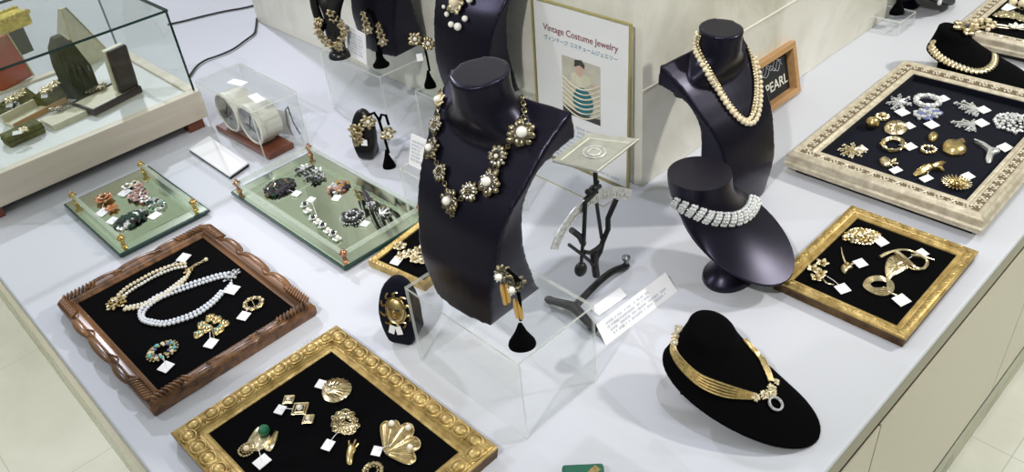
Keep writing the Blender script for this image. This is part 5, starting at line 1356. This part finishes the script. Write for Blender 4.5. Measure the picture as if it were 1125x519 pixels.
flat([(-.20, .36), (.22, .36), (.22, .40), (.0, .385), (-.20, .42)], 'hairprint', 'printed_dark_band', .0004, pic)  # dark printed strip along the foot of the picture
tl, tr, br_, bl = pp(-.42, .30, 0), pp(.42, .30, 0), pp(.42, .03, 0), pp(-.42, .03, 0)
print_lines(pg, Vector((0, 0, 0)), Zp, [tl, tr, br_, bl], 9, 'paleink', m=(0, 1, 0, 1), dens=34, fill=.85, seed=9)

# ------------------------------------------------------------------ chalkboard in an orange wood frame
cb = thing('chalkboard_sign', 'small chalkboard in a deep orange wooden frame leaning at the pillar', 'sign', (1.372, 0.742, TZ+.005), 0)
lean = R(14); Yc = Vector((0, math.sin(lean), math.cos(lean))); Xc = Vector((1, 0, 0)); CM = Matrix((Xc, Yc, Xc.cross(Yc))).transposed()
BW, BH = .158, .108
b = MB(); b.frame(BW-.024, BH-.024, [(0, -.022), (0, .0), (.001, .001), (.011, .001), (.012, .0), (.012, -.026), (0, -.026), (0, -.022)])
for v in b.bm.verts: v.co = CM @ (v.co+Vector((0, BH/2, .006)))
b.build('wooden_frame', 'orangewood', cb)
b = MB(); b.box(CM @ Vector((0, BH/2, -.012)), (BW-.02, BH-.02, .003), CM); bd = b.build('board', 'chalk', cb)
text('PEARL', .029, 'joint', bd, CM @ Vector((.022, BH*.34, -.0104)), CM, 'chalk_lettering', bold=.0002)
b = MB()
for k in range(3):
    pts = [CM @ Vector((-.040+.012*q_+k*.002, BH*.66+.010*math.sin(q_*1.9+k*2)+(.004*k), -.0102)) for q_ in range(8)]; b.tube(spline(pts, 4), .0007, 4)
b.build('chalk_script', 'paleink', bd)

# ------------------------------------------------------------------ antique letter scale
SYP = .650
SB = Vector((.655, SYP, TZ))
sc = thing('letter_scale', 'antique black iron letter scale with a square pan and silver arc', 'letter scale', SB, 0)
Q2 = lambda px, py, dy=0.0: aty(px, py, SYP+dy)-SB
b = MB()     # T shaped foot
f1, f2, jn = at(604, 330, .009)-SB, at(651, 360, .009)-SB, at(631, 340, .010)-SB
b.tube(spline([f1, f1.lerp(jn, .6)+Vector((0, 0, .003)), jn+Vector((0, 0, .003)), f2.lerp(jn, .4)+Vector((0, 0, .002)), f2], 5), [.0058+.0018*math.sin(PI*q_/20)**2 for q_ in range(21)], 10)
b.sph(f1, .0075, 10, 7, (1, 1.3, .7)); b.sph(f2, .0075, 10, 7, (1, 1.3, .7))
tail = [jn+Vector((.0, 0, .004)), Q2(648, 322)+Vector((0, 0, .004)), Q2(660, 308), Q2(672, 299), Q2(684, 294), Q2(689, 296)]
tail = [Vector((p.x, p.y, max(p.z, .0062))) for p in tail]
b.tube(spline(tail, 6), .0056, 10); b.build('foot', 'iron', sc, True)
b = MB(); e = Q2(688, 295); b.lathe([(.004, 0), (.004, .016), (.0065, .018), (.0065, .023), (.002, .026)], (e.x, e.y, max(0.0, e.z-.022)), 14); b.build('levelling_screw', 'pewter', sc, True)
b = MB(); piv = Q2(653, 287); base_ = Q2(655, 303)
b.tube([base_, piv, Q2(652, 277)], .0058, 10); b.sph(piv, .009, 12, 8, (1, .6, 1)); b.build('pillar', 'iron', sc, True)
# parallelogram rods and crooked arm
rods = [(Q2(643, 222, -.004), Q2(641, 270, -.004), .0032), (Q2(654, 214, .004), Q2(661, 262, .004), .0028)]
b = MB()
for p0, p1, r_ in rods: b.bar(p0, p1, r_, 8)
b.build('rods', 'iron', sc, True)
b = MB(); b.tube([Q2(677, 219), Q2(668, 240), Q2(668, 252), Q2(662, 266), Q2(659, 277), Q2(653, 287)], .0042, 8); b.build('crooked_arm', 'iron', sc, True)
b = MB(); b.tube([Q2(662, 268), Q2(655, 274), Q2(648, 278), Q2(642, 277)], .0034, 8); b.tube([Q2(641, 268), Q2(637, 260), Q2(628, 253)], .0048, 8); b.tube([Q2(651, 290), Q2(641, 281), Q2(633, 275), Q2(625, 269)], .0026, 6); b.build('pointer_arms', 'iron', sc, True)
b = MB(); wc = Q2(638, 296); b.sph(wc, .012, 14, 10, (.9, .7, 1.0)); b.bar(Q2(640, 270), wc, .0028, 8); b.build('counterweight', 'iron', sc, True)
# arc plate
arc = spline([Q2(608, 274), Q2(614, 259), Q2(624, 243), Q2(636, 229), Q2(648, 220), Q2(662, 213), Q2(678, 210), Q2(693, 213)], 6)
b = MB(); rg = []
for i, p in enumerate(arc):
    d = (arc[min(i+1, len(arc)-1)]-arc[max(i-1, 0)]).normalized(); nn = Vector((0, 1, 0)).cross(d).normalized()
    if nn.z > 0: nn = -nn
    k = .0105
    rg.append([p+nn*k+Vector((0, -.001, 0)), p-nn*k*.6+Vector((0, -.001, 0)), p-nn*k*.6+Vector((0, .001, 0)), p+nn*k+Vector((0, .001, 0))])
b.rings(rg); ap = b.build('graduated_arc', 'arcplate', sc)
b = MB()
for i in range(2, len(arc)-2, 1):
    d = (arc[i+1]-arc[i-1]).normalized(); nn = Vector((0, 1, 0)).cross(d).normalized(); nn = -nn if nn.z > 0 else nn
    b.bar(arc[i]+nn*.007+Vector((0, -.0011, 0)), arc[i]+nn*(.004 if i % 3 else .001)+Vector((0, -.0011, 0)), .00035, 4)
b.build('graduations', 'iron', ap)
b = MB(); b.tube([p+Vector((0, .0005, .0055)) for p in arc], .0014, 6); b.build('arc_rim', 'pewter', ap, True)
# pan on its post
PZ = Q2(655, 172).z
pc = Q2(655, 170); pz = .228
cor = [at(606, 177, pz)-SB, at(646, 146, pz)-SB, at(702.5, 153, pz)-SB, at(656, 189, pz)-SB]
c = sum(cor, Vector())/4
b = MB(); b.rings([[c+(p-c)*k+Vector((0, 0, z)) for p in cor] for k, z in ((.55, -.004), (.97, -.003), (1.0, .0), (.97, .0012), (.80, -.0012), (.76, -.0028), (.05, -.0024))]); b.build('pan', pm('pan_metal', (.50, .50, .43), .5, .5, noise=.15, scale=60), sc)
b = MB(); b.tube([c+Vector((.016*math.cos(2*PI*k/24), .016*math.sin(2*PI*k/24), -.002)) for k in range(24)], .0012, 5, True); b.tube([c+Vector((.009*math.cos(2*PI*k/24), .009*math.sin(2*PI*k/24), -.0018)) for k in range(24)], .0012, 5, True); b.build('pan_emblem', 'arcplate', sc, True)
b = MB(); top_ = c+Vector((0, 0, -.004)); low = Q2(655, 213)
b.tube([top_, Vector((low.x*.5+top_.x*.5, low.y*.5+top_.y*.5, (top_.z+low.z)/2)), low], .0034, 8); b.build('pan_post', 'iron', sc, True)
b = MB(); k_ = Q2(652, 208); b.sph(k_, .0065, 10, 8); b.bar(k_+Vector((-.012, 0, 0)), k_+Vector((.014, 0, -.002)), .0036, 8); b.sph(k_+Vector((-.012, 0, .002)), .0045, 8, 6); b.sph(k_+Vector((.008, 0, .008)), .0035, 8, 6); b.bar(Q2(652, 212), Q2(643, 221), .0046, 8); b.build('knuckle', 'iron', sc, True)

# ------------------------------------------------------------------ far right riser and its stand, green box
A5 = at(990, 24, .034)
riser(A5.x, A5.y, A5.x+.075, A5.y+.155, .034, 'low clear riser at the top right in front of the dark neck form')
cone_stand(985, 15, .034, 'black triangular earring stand on the low riser at the top right', .034, .040, [[at(985, 12, .07), at(986, 2, .09), at(986, -6, .10)]], .0025)
gb = at(642, 541); o = thing('jewel_box', 'green box with a gold band at the bottom picture edge', 'box', (gb.x, gb.y, TZ), R(45))
b = MB(); b.box((0, 0, .011), (.05, .05, .022)); q_ = b.build('box_body', 'greenbox', o); bv = q_.modifiers.new('bevel', 'BEVEL'); bv.width = .004; bv.segments = 3
b = MB(); b.box((0, 0, .0111), (.009, .0506, .0226), Matrix.Rotation(R(45), 3, 'Z')); b.build('gold_band', 'gold', o)
